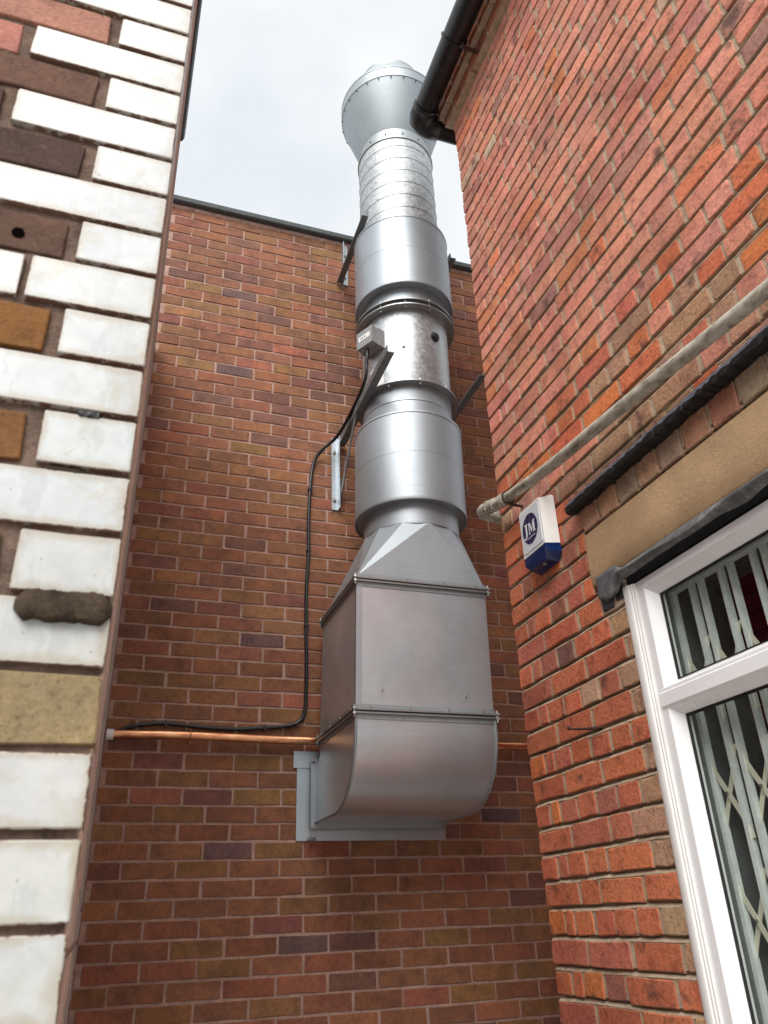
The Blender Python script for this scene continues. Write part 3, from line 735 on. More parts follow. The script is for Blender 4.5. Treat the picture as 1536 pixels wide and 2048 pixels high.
drip = mb.build('drip_course', plain('grey_slate_edge', (0.20, 0.21, 0.26), 0.5, var=0.3, nscale=40, bump=0.4), right)
mb = MB(); N = 220   # torn bitumen felt hanging below it
for i in range(N + 1):
    y = DY0 + 0.003 - (DY0 - DY1) * i / N; zz = 1.260 + 0.010 * i / N
    s2 = mnoise.noise((y * 50, 6.6, 0)); s3 = mnoise.noise((y * 11, 2.6, 0)); ph = y / 0.058 + 1.6 * s3 + 0.5 * mnoise.noise((y * 27, 9.6, 0))
    s1 = abs(math.sin(math.pi * ph)) ** 0.6; d = 0.005 + (0.017 + 0.010 * s3) * s1 + 0.004 * s2; fx = 1.4305 - 0.006 * s1
    mb.v += [(XR - 0.001, y, zz), (1.440, y, zz + 0.002), (fx, y, zz + 0.003 + 0.005 * s2 + 0.003 * s3), (fx + 0.002, y, zz - d * 0.8), (1.450, y, zz - d), (XR - 0.001, y, zz - 0.014 - 0.008 * s2)]
for i in range(N):
    for k in range(6): mb.f.append((i * 6 + k, i * 6 + (k + 1) % 6, i * 6 + 6 + (k + 1) % 6, i * 6 + 6 + k))
mb.f += [tuple(range(6)), tuple(N * 6 + k for k in reversed(range(6)))]
mb.build('bitumen_edge', M['bitumen'], drip, 50)
for y0, y1, z0, z1 in ((2.028, 1.962, 0.862, 0.958), (1.952, 1.905, 0.872, 0.958)):
    v, f = brick_geo(y0 - y1, z1 - z0, 0.09, random.Random(3), 0.002, 0.004); mb = MB(); mb.add([(XR - 0.004 + b, y0 - a, z0 + c) for a, b, c in v], f)
    o = mb.build('blue_brick', M['blue_brick'], right)
mb = MB(); N = 90    # sagging lead flashing over the window head
sec_n = 9; FY0, FY1 = 2.022, 0.40
for i in range(N + 1):
    t = i / N; y = FY0 - (FY0 - FY1) * t ** 1.4
    w = mnoise.noise((y * 5.5, 2.2, 0)); w2 = mnoise.noise((y * 14, 4.4, 0))
    end = max(0, min(1, (1.925 - y) / 0.06)); end = end * end * (3 - 2 * end)
    zt = 0.985 - 0.030 * end + 0.008 * w; hb = (0.090 * (1 - end) + 0.044 * end) * (1 + 0.30 * w + 0.06 * w2)
    bul = 0.004 + 0.026 * end * (1 + 0.6 * w)
    if y > 1.99: hb *= 0.93 - (y - 1.99) * 4
    flat = 1 - max(0, min(1, (1.945 - y) / 0.02))
    bul *= 1 - 0.85 * flat; w2 *= 1 - 0.8 * flat
    for k in range(sec_n):
        q = k / (sec_n - 1); mb.v.append((XR - 0.010 - bul * math.sin(math.pi * min(1, q * 0.80 + 0.06)) + 0.004 * w2 * q, y, zt - hb * q - 0.006 * math.sin(q * 6 + w * 3)))
for i in range(N):
    for k in range(sec_n - 1): mb.f.append((i * sec_n + k, i * sec_n + k + 1, (i + 1) * sec_n + k + 1, (i + 1) * sec_n + k))
fl = mb.build('flashing', M['lead'], right, 80); sm_ = fl.modifiers.new('t', 'SOLIDIFY'); sm_.thickness = 0.0018; sm_.offset = 1
mb = MB(); mb.box(XR + 0.004, XR + 0.05, 0.4, W_Y0 - 0.01, 0.905, 0.962); mb.build('head_shadow_gap', M['bitumen'], right)  # solid black box painted as the shade between lintel and window head

# ------------------------------------------------------------------ window
win = empty('window', (0, 0, 0)); win.parent = right; win.location = Vector((XR, 1.2, -0.75)) - right.location
WY1 = 0.45; WB = -0.74; WT = 0.898
def wpart(mb, name, mat, sm=None, parent=win): return mb.build(name, mat, parent, sm)
def prism_z(mb, sec, z0, z1):
    n = len(sec); b = len(mb.v); mb.v += [(x, y, z0) for x, y in sec] + [(x, y, z1) for x, y in sec]
    for i in range(n): mb.f.append((b + i, b + (i + 1) % n, b + n + (i + 1) % n, b + n + i))
    mb.f += [tuple(b + i for i in range(n)), tuple(b + n + i for i in reversed(range(n)))]
def prism_y(mb, sec, y0, y1):
    n = len(sec); b = len(mb.v); mb.v += [(x, y0, z) for x, z in sec] + [(x, y1, z) for x, z in sec]
    for i in range(n): mb.f.append((b + i, b + (i + 1) % n, b + n + (i + 1) % n, b + n + i))
    mb.f += [tuple(b + i for i in range(n)), tuple(b + n + i for i in reversed(range(n)))]
# rounded cover trim at the jamb
mb = MB(); xq = XR - 0.006
prism_z(mb, [(xq + 0.03, 1.906), (xq + 0.005, 1.906), (xq + 0.001, 1.904), (xq - 0.001, 1.900), (xq - 0.001, 1.880), (xq + 0.001, 1.876), (xq + 0.006, 1.874), (xq + 0.006, 1.868), (xq + 0.010, 1.866), (xq + 0.010, 1.8605), (xq + 0.03, 1.8605)], WB, WT)
wpart(mb, 'jamb_trim', M['trim'], 30)
mb = MB()     # outer frame: jamb, head, transom and sill, each with a glazing bevel
jamb = [(1.492, 1.860), (1.492, 1.826), (1.496, 1.822), (1.524, 1.801), (1.545, 1.801), (1.545, 1.860)]
prism_z(mb, jamb, WB, WT - 0.002); wpart(mb, 'jamb', M['upvc'])
mb = MB(); prism_z(mb, [(x, 2 * 1.12 - y - 0.001) for x, y in reversed(jamb)], WB, WT - 0.002); wpart(mb, 'jamb', M['upvc'])
mb = MB(); prism_y(mb, [(1.4905, WT), (1.4905, 0.872), (1.495, 0.868), (1.523, 0.846), (1.545, 0.846), (1.545, WT)], 1.8595, 0.381); wpart(mb, 'head', M['upvc'])
mb = MB(); prism_y(mb, [(1.523, 0.580), (1.4955, 0.566), (1.4905, 0.560), (1.4905, 0.552), (1.4865, 0.548), (1.4865, 0.512), (1.491, 0.506), (1.523, 0.484), (1.545, 0.484), (1.545, 0.580)], 1.846, 0.395); wpart(mb, 'transom', M['upvc'])
mb = MB(); prism_y(mb, [(1.47, -0.75), (1.47, -0.72), (1.4905, -0.70), (1.4905, -0.66), (1.523, -0.64), (1.545, -0.64), (1.545, -0.75)], 1.858, 0.383); wpart(mb, 'sill', M['upvc'])
for nm, z0, z1 in (('upper_pane', 0.580, 0.846), ('lower_pane', -0.64, 0.484)):
    mb = MB(); mb.box(1.531, 1.537, 0.44, 1.8010, z0, z1); wpart(mb, nm, M['glass'])
    mb = MB()
    mb.box(1.5262, 1.530, 1.792, 1.8005, z0, z1); mb.box(1.5262, 1.530, 0.44, 1.792, z1 - 0.008, z1 - 0.0005); mb.box(1.5262, 1.530, 0.44, 1.792, z0 + 0.0005, z0 + 0.006)
    wpart(mb, 'gasket', M['gasket'])
# dim room behind
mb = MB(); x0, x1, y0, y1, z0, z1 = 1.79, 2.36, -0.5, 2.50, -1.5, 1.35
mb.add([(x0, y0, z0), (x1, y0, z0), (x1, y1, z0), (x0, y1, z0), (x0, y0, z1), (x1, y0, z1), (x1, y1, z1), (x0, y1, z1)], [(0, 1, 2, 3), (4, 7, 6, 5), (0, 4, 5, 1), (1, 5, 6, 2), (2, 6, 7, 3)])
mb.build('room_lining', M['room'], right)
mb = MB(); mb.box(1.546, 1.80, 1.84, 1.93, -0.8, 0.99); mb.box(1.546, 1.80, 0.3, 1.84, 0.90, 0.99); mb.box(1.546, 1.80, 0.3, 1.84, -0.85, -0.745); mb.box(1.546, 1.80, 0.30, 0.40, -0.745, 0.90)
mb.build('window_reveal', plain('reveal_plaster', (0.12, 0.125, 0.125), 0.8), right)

# painted brick partition seen through the glass
mb = MB(); rg = random.Random(31); z = -1.5; k = 0
while z < 1.32:
    y = 2.49 + (0.11 if k % 2 else 0)
    while y > -0.3:
        v, f = brick_geo(0.213, 0.065, 0.05, random.Random(int(y * 991 + z * 773)), 0.0015, 0.003)
        c = (0.42, 0.030, 0.080) if 1.75 < y - 0.1 < 2.42 else (0.06, 0.065, 0.065)
        if y < 2.6: mb.add([(2.30 + b_, min(2.495, y - a_), z + c_) for a_, b_, c_ in v], f, jcol(c, rg, 0.08, 0.03))
        y -= 0.225
    z += 0.076; k += 1
tag(mb.build('painted_bricks', M['brick_far_j'], right), kind='stuff')

# folding security grille inside the window
gr_ = empty('security_grille', (1.60, 1.2, -0.74)); tag(gr_, 'folding grey steel security grille with scissor lattice behind the window glass', 'grille')
GX = 1.602; k = 0; c0 = 1.852
while c0 - 0.1265 * k > 0.46:
    c = c0 - 0.1265 * k
    for s_ in (0.020, -0.020):
        mb = MB(); sec = [(GX - 0.008, c + s_ + 0.0070), (GX - 0.008, c + s_ - 0.0070), (GX + 0.010, c + s_ - 0.0070), (GX + 0.010, c + s_ - 0.0050), (GX - 0.005, c + s_ - 0.0050), (GX - 0.005, c + s_ + 0.0050), (GX + 0.010, c + s_ + 0.0050), (GX + 0.010, c + s_ + 0.0070)]
        prism_z(mb, sec, -0.72, 0.862); mb.build('bar', M['grille'], gr_)
    k += 1
nb = k
for k in range(nb - 1):
    yc = c0 - 0.1265 * (k + 0.5)
    for lv in range(5):
        zc = 0.578 - 0.306 * lv
        for sgn in (1, -1):
            P = []
            for i in range(13):
                t = -1 + 2 * i / 12
                P.append((GX + 0.002 + 0.003 * sgn, yc + sgn * (0.055 * (0.55 * t + 0.45 * math.sin(t * 1.57))), zc - 0.118 * t))
            mb = MB()
            for i, p in enumerate(P):
                a = Vector(P[max(i - 1, 0)]); b = Vector(P[min(i + 1, 12)]); d = (b - a).normalized(); nn = Vector((0, -d.z, d.y)) * 0.0075
                for xx in (-0.0012, 0.0012):
                    mb.v += [tuple(Vector(p) + nn + Vector((xx, 0, 0))), tuple(Vector(p) - nn + Vector((xx, 0, 0)))]
            for i in range(12):
                a = i * 4; b = a + 4
                mb.f += [(a, b, b + 1, a + 1), (a + 2, a + 3, b + 3, b + 2), (a, a + 2, b + 2, b), (a + 1, b + 1, b + 3, a + 3)]
            st = mb.build('lattice_strip', M['lattice'], gr_)
            if sgn == 1:
                mb = MB(); mb.cyl((GX - 0.009, yc, zc), (GX + 0.006, yc, zc), 0.0042, 8); mb.build('rivet', M['bolt'], st)
mb = MB(); mb.box(GX - 0.012, GX + 0.014, 0.42, 1.855, 0.863, 0.885); mb.build('top_track', M['grille'], gr_)
mb = MB(); mb.box(GX - 0.012, GX + 0.014, 0.42, 1.855, -0.742, -0.721); mb.build('bottom_track', M['grille'], gr_)

# ------------------------------------------------------------------ exhaust duct
duct = empty('exhaust_duct', (1.26, 3.5, 0.33)); tag(duct, 'tall galvanised metal extraction duct with fan, two silencers and flared cowl', 'duct')
AXY = 3.33
def axis(z): return (1.347 + min(0.040, max(0, (z - 1.7)) * 0.024), AXY)
def dp(mb, name, mat, sm=35, parent=duct): return mb.build(name, mat, parent, sm)
BX0, BX1, BY0, BY1 = 0.945, 1.568, 3.045, 3.625
TX0, TX1 = 0.960, 1.586           # box shifts slightly to the right at its top
ZB, ZT = 0.762, 1.345
# wall plate round the hole
mb = MB()
for a in ((0.864, 0.948, 0.336, 0.716), (0.948, 1.602, 0.336, 0.412), (1.560, 1.602, 0.412, 0.716), (0.948, 1.560, 0.676, 0.716)):
    mb.box(a[0], a[1], D_FAR - 0.007, D_FAR - 0.004, a[2], a[3])
pl = dp(mb, 'wall_plate', M['bright'], None)
mb = MB(); mb.box(0.846, 0.968, D_FAR - 0.011, D_FAR - 0.0075, 0.655, 0.732); dp(mb, 'cover_tab', M['bright'], None, pl)
# rectangular angle flange on the plate with bolted corners
mb = MB(); fx0, fx1, fz0, fz1 = 0.922, 1.590, 0.383, 0.690
def ring_rect_y(mb, x0, x1, z0, z1, y0, y1, w):
    mb.box(x0, x0 + w, y0, y1, z0, z1); mb.box(x1 - w, x1, y0, y1, z0, z1); mb.box(x0 + w, x1 - w, y0, y1, z0, z0 + w); mb.box(x0 + w, x1 - w, y0, y1, z1 - w, z1)
ring_rect_y(mb, fx0, fx1, fz0, fz1, D_FAR - 0.052, D_FAR - 0.046, 0.030); ring_rect_y(mb, fx0, fx1, fz0, fz1, D_FAR - 0.038, D_FAR - 0.032, 0.030)
mb.box(fx0 + 0.022, fx0 + 0.026, D_FAR - 0.032, D_FAR - 0.008, fz0 + 0.022, fz1 - 0.022); mb.box(fx0 + 0.026, fx1 - 0.026, D_FAR - 0.032, D_FAR - 0.008, fz0 + 0.022, fz0 + 0.026)
fl1 = dp(mb, 'wall_flange', M['sheet'], None)
def corner_bolt(parent, p, ax, l=0.055):
    mb = MB(); a = Vector(p); d = Vector(ax)
    mb.cyl(a - d * l * .5, a + d * l * .5, 0.0055, 8); mb.cyl(a - d * 0.014, a - d * 0.006, 0.0115, 6); mb.cyl(a + d * 0.006, a + d * 0.014, 0.0115, 6)
    return dp(mb, 'bolt', M['bolt'], None, parent)
for x in (fx0 + 0.010, fx1 - 0.010):
    for z in (fz0 + 0.008, fz1 - 0.008): corner_bolt(fl1, (x, D_FAR - 0.042, z), (0, 1, 0), 0.05)
corner_bolt(fl1, (fx0 + 0.012, D_FAR - 0.030, fz0 - 0.045), (1, 0.2, 0), 0.04)
# elbow: side cheeks and wrapped skin
ZBOT = 0.408; RO = 0.315; ZTH = 0.672; YW = D_FAR - 0.050
outer = [(BY0, ZB), (BY0, ZBOT + RO)]
for i in range(1, 15):
    a = math.pi - (math.pi / 2) * i / 14; outer.append((BY0 + RO + RO * math.cos(a), ZBOT + RO - RO * math.sin(a)))
outer.append((YW, ZBOT))
inner = [(YW, ZTH), (BY1 + 0.035, ZTH)]
for i in range(1, 6):
    a = -math.pi / 2 - (math.pi / 2) * i / 6; inner.append((BY1 + 0.035 + 0.035 * math.cos(a), ZTH + 0.035 + 0.035 * math.sin(a)))
inner += [(BY1, ZTH + 0.035), (BY1, ZB)]
cheek = outer + inner
for x in (BX0, BX1):
    mb = MB(); n = len(cheek)
    d = 0.0015 if x == BX0 else -0.0015
    mb.v = [(x, y, z) for y, z in cheek] + [(x + d, y, z) for y, z in cheek]
    mb.f = [tuple(range(n)), tuple(n + i for i in reversed(range(n)))] + [(i, (i + 1) % n, n + (i + 1) % n, n + i) for i in range(n)]
    ck = dp(mb, 'elbow_cheek', M['sheet_box'], None)
    mb = MB(); mb.tube([(x + (-0.002 if x == BX0 else 0.002), y - 0.001, z) for y, z in outer], 0.0065, 8); dp(mb, 'seam', M['sheet'], 50, ck)
mb = MB()
for poly in (outer, inner):
    b = len(mb.v)
    for y, z in poly: mb.v += [(BX0 + 0.001, y, z), (BX1 - 0.001, y, z)]
    for i in range(len(poly) - 1): mb.f.append((b + 2 * i, b + 2 * i + 2, b + 2 * i + 3, b + 2 * i + 1))
dp(mb, 'elbow_skin', M['sheet_box'], 40)
# straight box with crossed-broken panels (corner points follow a slight lean)
def boxpt(ix, iy, t): return Vector(((BX0 + (TX0 - BX0) * t) if ix == 0 else (BX1 + (TX1 - BX1) * t), BY0 if iy == 0 else BY1, ZB + 0.016 + (ZT - ZB - 0.032) * t))
for nm, (a, b), nrm in (('front_panel', ((0, 0), (1, 0)), (0, -1, 0)), ('side_panel', ((0, 1), (0, 0)), (-1, 0, 0)), ('side_panel', ((1, 0), (1, 1)), (1, 0, 0)), ('back_panel', ((1, 1), (0, 1)), (0, 1, 0))):
    P = [boxpt(*a, 0), boxpt(*b, 0), boxpt(*b, 1), boxpt(*a, 1)]
    c = sum(P, Vector()) / 4 + Vector(nrm) * (0.010 if nm == 'side_panel' else 0.004)
    mb = MB()
    if nm == 'side_panel':      # diagonal stiffening crease
        q = (P[0] * 0.5 + P[2] * 0.5) + Vector(nrm) * 0.007
        mb.add([P[0], P[1], P[2], P[3], (P[1] + P[3]) / 2 + Vector(nrm) * 0.011], [(0, 1, 4), (1, 2, 4), (2, 3, 4), (3, 0, 4)])
        dp(mb, nm, M['sheet_box'], None)
    else:
        N = 8
        for i in range(N + 1):
            for j in range(N + 1):
                s_, t = i / N, j / N; p = (P[0] * (1 - s_) + P[1] * s_) * (1 - t) + (P[3] * (1 - s_) + P[2] * s_) * t
                mb.v.append(tuple(p + Vector(nrm) * (0.006 * (math.sin(math.pi * s_) * math.sin(math.pi * t)))))
        for i in range(N):
            for j in range(N):
                a_ = i * (N + 1) + j; mb.f.append((a_, a_ + N + 1, a_ + N + 2, a_ + 1))
        dp(mb, nm, M['sheet_box'], 60)
mb = MB()    # folded corner strip
mb.bar(boxpt(0, 0, 0) + Vector((0.012, -0.0012, 0)), boxpt(0, 0, 1) + Vector((0.012, -0.0012, 0)), 0.026, 0.0016, (0, 1, 0)); mb.bar(boxpt(0, 0, 0) + Vector((-0.0012, 0.01, 0)), boxpt(0, 0, 1) + Vector((-0.0012, 0.01, 0)), 0.0016, 0.022, (0, 1, 0))
dp(mb, 'corner_strip', M['bright'], None)
# bolted duct flanges
def duct_flange(z, x0, x1, up_col):
    mb = MB(); e = 0.016
    for zz in (z - 0.0105, z + 0.0035):
        w = 0.030; X0, X1, Y0, Y1 = x0 - e, x1 + e, BY0 - e, BY1 + e; z0, z1 = zz, zz + 0.007
        mb.box(X0, X0 + w, Y0, Y1, z0, z1); mb.box(X1 - w, X1, Y0, Y1, z0, z1); mb.box(X0 + w, X1 - w, Y0, Y0 + w, z0, z1); mb.box(X0 + w, X1 - w, Y1 - w, Y1, z0, z1)
    fl_ = dp(mb, 'duct_flange', M['flange'], None)
    mb = MB()        # upstands of the angle above and below
    for z0, z1, pr in ((z + 0.0105, z + 0.030, 0.004), (z - 0.030, z - 0.0105, 0.004)):
        X0, X1, Y0, Y1 = x0 - pr, x1 + pr, BY0 - pr, BY1 + pr
        mb.box(X0, X1, Y0, Y0 + 0.003, z0, z1); mb.box(X0, X0 + 0.003, Y0 + 0.003, Y1, z0, z1); mb.box(X1 - 0.003, X1, Y0 + 0.003, Y1, z0, z1)
    dp(mb, 'flange_upstand', M['sheet'], None, fl_)
    mb = MB()
    for t in (0.1, 0.38, 0.66, 0.92):
        for zz in (z + 0.020, z - 0.021):
            x = x0 + (x1 - x0) * (t + (0.0 if zz > z else -0.05)); mb.cyl((x, BY0 - 0.0075, zz), (x, BY0 - 0.002, zz), 0.0038, 8)
            y = BY0 + (BY1 - BY0) * t; mb.cyl((x0 - 0.0075, y, zz), (x0 - 0.002, y, zz), 0.0038, 8)
    tag(dp(mb, 'rivets', M['bolt'], None, fl_), kind='stuff')
    for x in (x0 - 0.010, x1 + 0.010):
        for y in (BY0 - 0.010, BY1 + 0.006): corner_bolt(fl_, (x, y, z), (0, 0, 1), 0.05)
duct_flange(ZB, BX0, BX1, 0); duct_flange(ZT, TX0, TX1, 0)
mb = MB()
for x, z in ((1.060, 0.855), (1.440, 0.845)): mb.cyl((x, BY0 - 0.008, z), (x, BY0 + 0.002, z), 0.0045, 8)
tag(dp(mb, 'rivets', M['bolt'], None), kind='stuff')
# square-to-round transition
z0, z1 = ZT + 0.016, 1.700; rr = 0.246; ca = axis(z1)
C = [(TX0, BY0), (TX1, BY0), (TX1, BY1), (TX0, BY1)]; ang = [270, 0, 90, 180]      # front, right, back, left mid directions
mb = MB(); K = 3
cpt = lambda a: (ca[0] + rr * math.cos(R(a)), ca[1] + rr * math.sin(R(a)), z1)
for i in range(4):
    A = C[i]; B_ = C[(i + 1) % 4]
    mb.add([(A[0], A[1], z0), (B_[0], B_[1], z0), cpt(ang[i])], [(0, 1, 2)])
    a0 = ang[i]
    for k in range(K):
        mb.add([(B_[0], B_[1], z0), cpt(a0 + 90 * (k + 1) / K), cpt(a0 + 90 * k / K)], [(0, 1, 2)])
dp(mb, 'transition_hood', M['sheet'], None)
def rim(prof, r, z, b=0.004):
    return prof + [(r, z - b), (r + b, z - b * .5), (r + b, z + b * .5), (r, z + b)]
def tube_part(name, prof, mat, parent=duct, sm=30):
    mb = MB(); mb.lathe(prof, axis); return dp(mb, name, mat, sm, parent)
tube_part('lower_collar', [(0.246, 1.690), (0.246, 1.694), (0.2475, 1.696), (0.2475, 1.702), (0.2445, 1.704), (0.2445, 1.83)], M['sheet'])
def silencer(z0, z1, r, label):
    p = [(0.20, z0 + 0.012), (r - 0.012, z0 + 0.008), (r - 0.004, z0), (r + 0.002, z0), (r + 0.0035, z0 + 0.004), (r + 0.0035, z0 + 0.018), (r, z0 + 0.020), (r, z0 + (z1 - z0) * .52), (r + 0.0008, z0 + (z1 - z0) * .522), (r + 0.0008, z1 - 0.018), (r + 0.004, z1 - 0.016), (r + 0.004, z1 - 0.004), (r, z1), (r - 0.010, z1), (r - 0.020, z1 - 0.006), (0.20, z1 - 0.006)]
    return tag(tube_part('silencer', p, M['sheet']), label)
silencer(1.803, 2.330, 0.2885, 'lower satin metal silencer drum'); silencer(3.215, 3.757, 0.2915, 'upper satin metal silencer drum')
tube_part('lower_neck', [(0.2455, 2.31), (0.2455, 2.420), (0.2485, 2.423), (0.2485, 2.432), (0.2465, 2.436), (0.2465, 2.525)], M['sheet'])
def round_flange(z, r, n=10, th=0.007, ri=0.246):
    f_ = tube_part('round_flange', [(ri - 0.004, z), (r, z), (r, z + th), (ri - 0.004, z + th)], M['flange'])
    for k in range(n):
        a = 2 * math.pi * (k + 0.35) / n; cx, cy = axis(z); x, y = cx + (r - 0.017) * math.cos(a), cy + (r - 0.017) * math.sin(a)
        if math.sin(a) > 0.55: continue
        mb = MB(); mb.cyl((x, y, z - 0.014), (x, y, z + th + 0.022), 0.0042, 8); mb.cyl((x, y, z - 0.007), (x, y, z - 0.0005), 0.0090, 6); mb.cyl((x, y, z + th + 0.0005), (x, y, z + th + 0.007), 0.0090, 6)
        dp(mb, 'bolt', M['bolt'], None, f_)
round_flange(2.520, 0.288)
fan = tube_part('fan_casing', [(0.2475, 2.528), (0.2475, 2.545), (0.2490, 2.550), (0.2490, 3.040), (0.2475, 3.045), (0.2475, 3.060)], M['spangle'])
round_flange(3.052, 0.292, 12); round_flange(3.088, 0.292, 12)
tube_part('upper_neck', [(0.2400, 3.095), (0.2400, 3.135), (0.2430, 3.138), (0.2430, 3.148), (0.2385, 3.152), (0.2385, 3.232)], M['sheet'])
mb = MB(); cx, cy = axis(3.16); a = R(262)
mb.bar((cx + 0.2405 * math.cos(a), cy + 0.2405 * math.sin(a), 3.10), (cx + 0.2395 * math.cos(a), cy + 0.2395 * math.sin(a), 3.225), 0.003, 0.002); dp(mb, 'seam', M['flange'], None)
tube_part('spiral_duct', [(0.2455, 3.74), (0.2455, 3.790), (0.2465, 3.795), (0.2465, 4.46), (0.2475, 4.465), (0.2475, 4.53)], M['spiral'])
mb = MB(); pts = []        # helical lock seam
z = 3.80; a = 0; pitch = 0.112
while z < 4.455:
    cx, cy = axis(z); pts.append((cx + 0.2470 * math.cos(a), cy + 0.2470 * math.sin(a), z)); a += R(7.5); z += pitch * 7.5 / 360
mb.tube(pts, 0.0026, 6); dp(mb, 'lock_seam', M['flange'], 60)
tube_part('clamp_band', [(0.2475, 4.512), (0.2545, 4.514), (0.2545, 4.528), (0.2475, 4.530)], M['flange'])
cowl = tube_part('cowl_cone', [(0.236, 4.525), (0.236, 4.625), (0.239, 4.630), (0.356, 5.005), (0.350, 5.006), (0.230, 4.632)], M['cowl'])
tube_part('cowl_band', [(0.356, 5.001), (0.359, 5.003), (0.359, 5.012), (0.357, 5.015), (0.357, 5.088), (0.360, 5.091), (0.360, 5.099), (0.352, 5.102)], M['cowl'], cowl)
tube_part('cowl_top', [(0.353, 5.100), (0.218, 5.375), (0.218, 5.400), (0.213, 5.400), (0.213, 5.372), (0.346, 5.100)], M['cowl'], cowl)
mb = MB()
for k in range(26):
    a = 2 * math.pi * k / 26; cx, cy = axis(5.0)
    mb.cyl((cx + 0.354 * math.cos(a), cy + 0.354 * math.sin(a), 4.992), (cx + 0.360 * math.cos(a), cy + 0.360 * math.sin(a), 4.990), 0.0048, 6)
    if k % 2: mb.cyl((cx + 0.236 * math.cos(a), cy + 0.236 * math.sin(a), 4.575), (cx + 0.243 * math.cos(a), cy + 0.243 * math.sin(a), 4.575), 0.0042, 6)
tag(dp(mb, 'rivets', M['ink'], None, cowl), kind='stuff')
mb = MB(); cx, cy = axis(5.4)      # bird mesh just showing over the rim
for k in range(-9, 10):
    d = 0.0225 * k; h = math.sqrt(max(0, 0.213 ** 2 - d * d))
    mb.tube([(cx + d, cy - h, 5.402), (cx + d, cy, 5.416), (cx + d, cy + h, 5.402)], 0.0016, 5); mb.tube([(cx - h, cy + d, 5.402), (cx, cy + d, 5.416), (cx + h, cy + d, 5.402)], 0.0016, 5)
tag(dp(mb, 'bird_mesh', M['sheet'], None, cowl), kind='stuff')
# fan fittings: terminal box, cable gland, sticker, test hole
def on_case(a_deg, z, r=0.249):
    cx, cy = axis(z); a = R(a_deg); return Vector((cx + r * math.cos(a), cy + r * math.sin(a), z)), Vector((math.cos(a), math.sin(a), 0)), Vector((-math.sin(a), math.cos(a), 0))
def obox(mb, c, t, nrm, w, d, h, off=0):
    c = c + nrm * off; u = Vector((0, 0, 1)); v = []
    for k in (-1, 1):
        for (i, j) in ((-1, 0), (1, 0), (1, 1), (-1, 1)): v.append(c + t * (w / 2 * i) + nrm * (d * j) + u * (h / 2 * k))
    mb.add(v, [(0, 3, 2, 1), (4, 5, 6, 7), (0, 1, 5, 4), (1, 2, 6, 5), (2, 3, 7, 6), (3, 0, 4, 7)])
p, nr, tg = on_case(207, 2.855)
mb = MB(); obox(mb, p, tg, nr, 0.128, 0.045, 0.120, -0.006); tb = dp(mb, 'terminal_box', M['box_grey'], None)
mb = MB(); obox(mb, p, tg, nr, 0.120, 0.048, 0.112, 0.0395); dp(mb, 'lid', M['box_grey'], None, tb)
mb = MB(); obox(mb, p + Vector((0, 0, 0.005)), tg, nr, 0.088, 0.0006, 0.034, 0.0878); lb = dp(mb, 'label', M['sticker'], None, tb)
mb = MB()
for i, dx in enumerate((-0.024, -0.012, 0.004)): obox(mb, p + tg * dx + Vector((0, 0, 0.005)), tg, nr, 0.006, 0.0004, 0.014, 0.0886)
dp(mb, 'print', M['ink'], None, tb)
p, nr, tg = on_case(291, 2.885)
mb = MB(); mb.tube([p + nr * -0.004, p + nr * 0.006, p + nr * 0.0065, p + nr * 0.016], [0.030, 0.030, 0.023, 0.021], 20); gl_ = dp(mb, 'cable_gland', M['black_plastic'], 40)
mb = MB(); mb.cyl(p + nr * 0.016, p + nr * 0.0175, 0.014, 16); dp(mb, 'gland_hole', M['bitumen'], None, gl_)
p, nr, tg = on_case(247, 2.775); mb = MB(); mb.cyl(p - nr * 0.002, p + nr * 0.003, 0.0085, 10); dp(mb, 'test_hole', M['bitumen'], None)
mb = MB(); N = 6
for i in range(N + 1):
    p, nr, tg = on_case(197 + 23 * i / N, 0, 0.2498)
    for z in (2.560, 2.690): cx, cy = axis(z); q = Vector((cx + 0.2500 * nr.x, cy + 0.2500 * nr.y, z)); mb.v.append(tuple(q))
for i in range(N): mb.f.append((2 * i, 2 * i + 2, 2 * i + 3, 2 * i + 1))
dp(mb, 'rating_plate', M['sticker'], 60)

# ------------------------------------------------------------------ steel brackets on the far wall
def bracket(name, x, zarm, zplate, yend, brace, label, mirror=1, rise=0.01):
    zp = (zplate[0] + zplate[1]) / 2
    o = empty('wall_bracket', (x, D_FAR, zplate[0])); tag(o, label, 'bracket', 'steel brackets holding the duct')
    y = D_FAR - 0.003
    mb = MB(); mb.box(x - 0.020, x + 0.020, y - 0.005, y, zplate[0], zplate[1]); mb.box(x + 0.015 * mirror, x + 0.020 * mirror, y - 0.040, y - 0.005, zplate[0], zplate[1])
    mb.build('wall_leg', M['bright'], o)
    mb = MB(); xa = x + 0.0235 * mirror
    mb.bar((xa, y - 0.002, zarm), (xa, yend, zarm + rise), 0.006, 0.042); mb.bar((xa + 0.020 * mirror, y - 0.006, zarm - 0.018), (xa + 0.020 * mirror, yend, zarm - 0.018 + rise), 0.034, 0.006)
    mb.build('arm', M['bracket'], o)
    if brace:
        mb = MB(); mb.bar((x + 0.027 * mirror, brace[0], brace[1]), (x + 0.027 * mirror, brace[2], brace[3]), 0.005, 0.034); mb.build('brace', M['bracket'], o)
    for z in (zplate[0] + 0.06, zplate[1] - 0.10):
        mb = MB(); mb.cyl((x - 0.004, y - 0.018, z), (x - 0.004, y, z), 0.008, 6); mb.cyl((x - 0.004, y - 0.0075, z), (x - 0.004, y - 0.005, z), 0.014, 10); mb.build('anchor_bolt', M['bolt'], o)
    return o
bracket('b', 1.062, 2.515, (2.065, 2.545), 2.855, (3.74, 2.13, 3.40, 2.51), 'galvanised triangular bracket with long arm below the fan, left of duct')
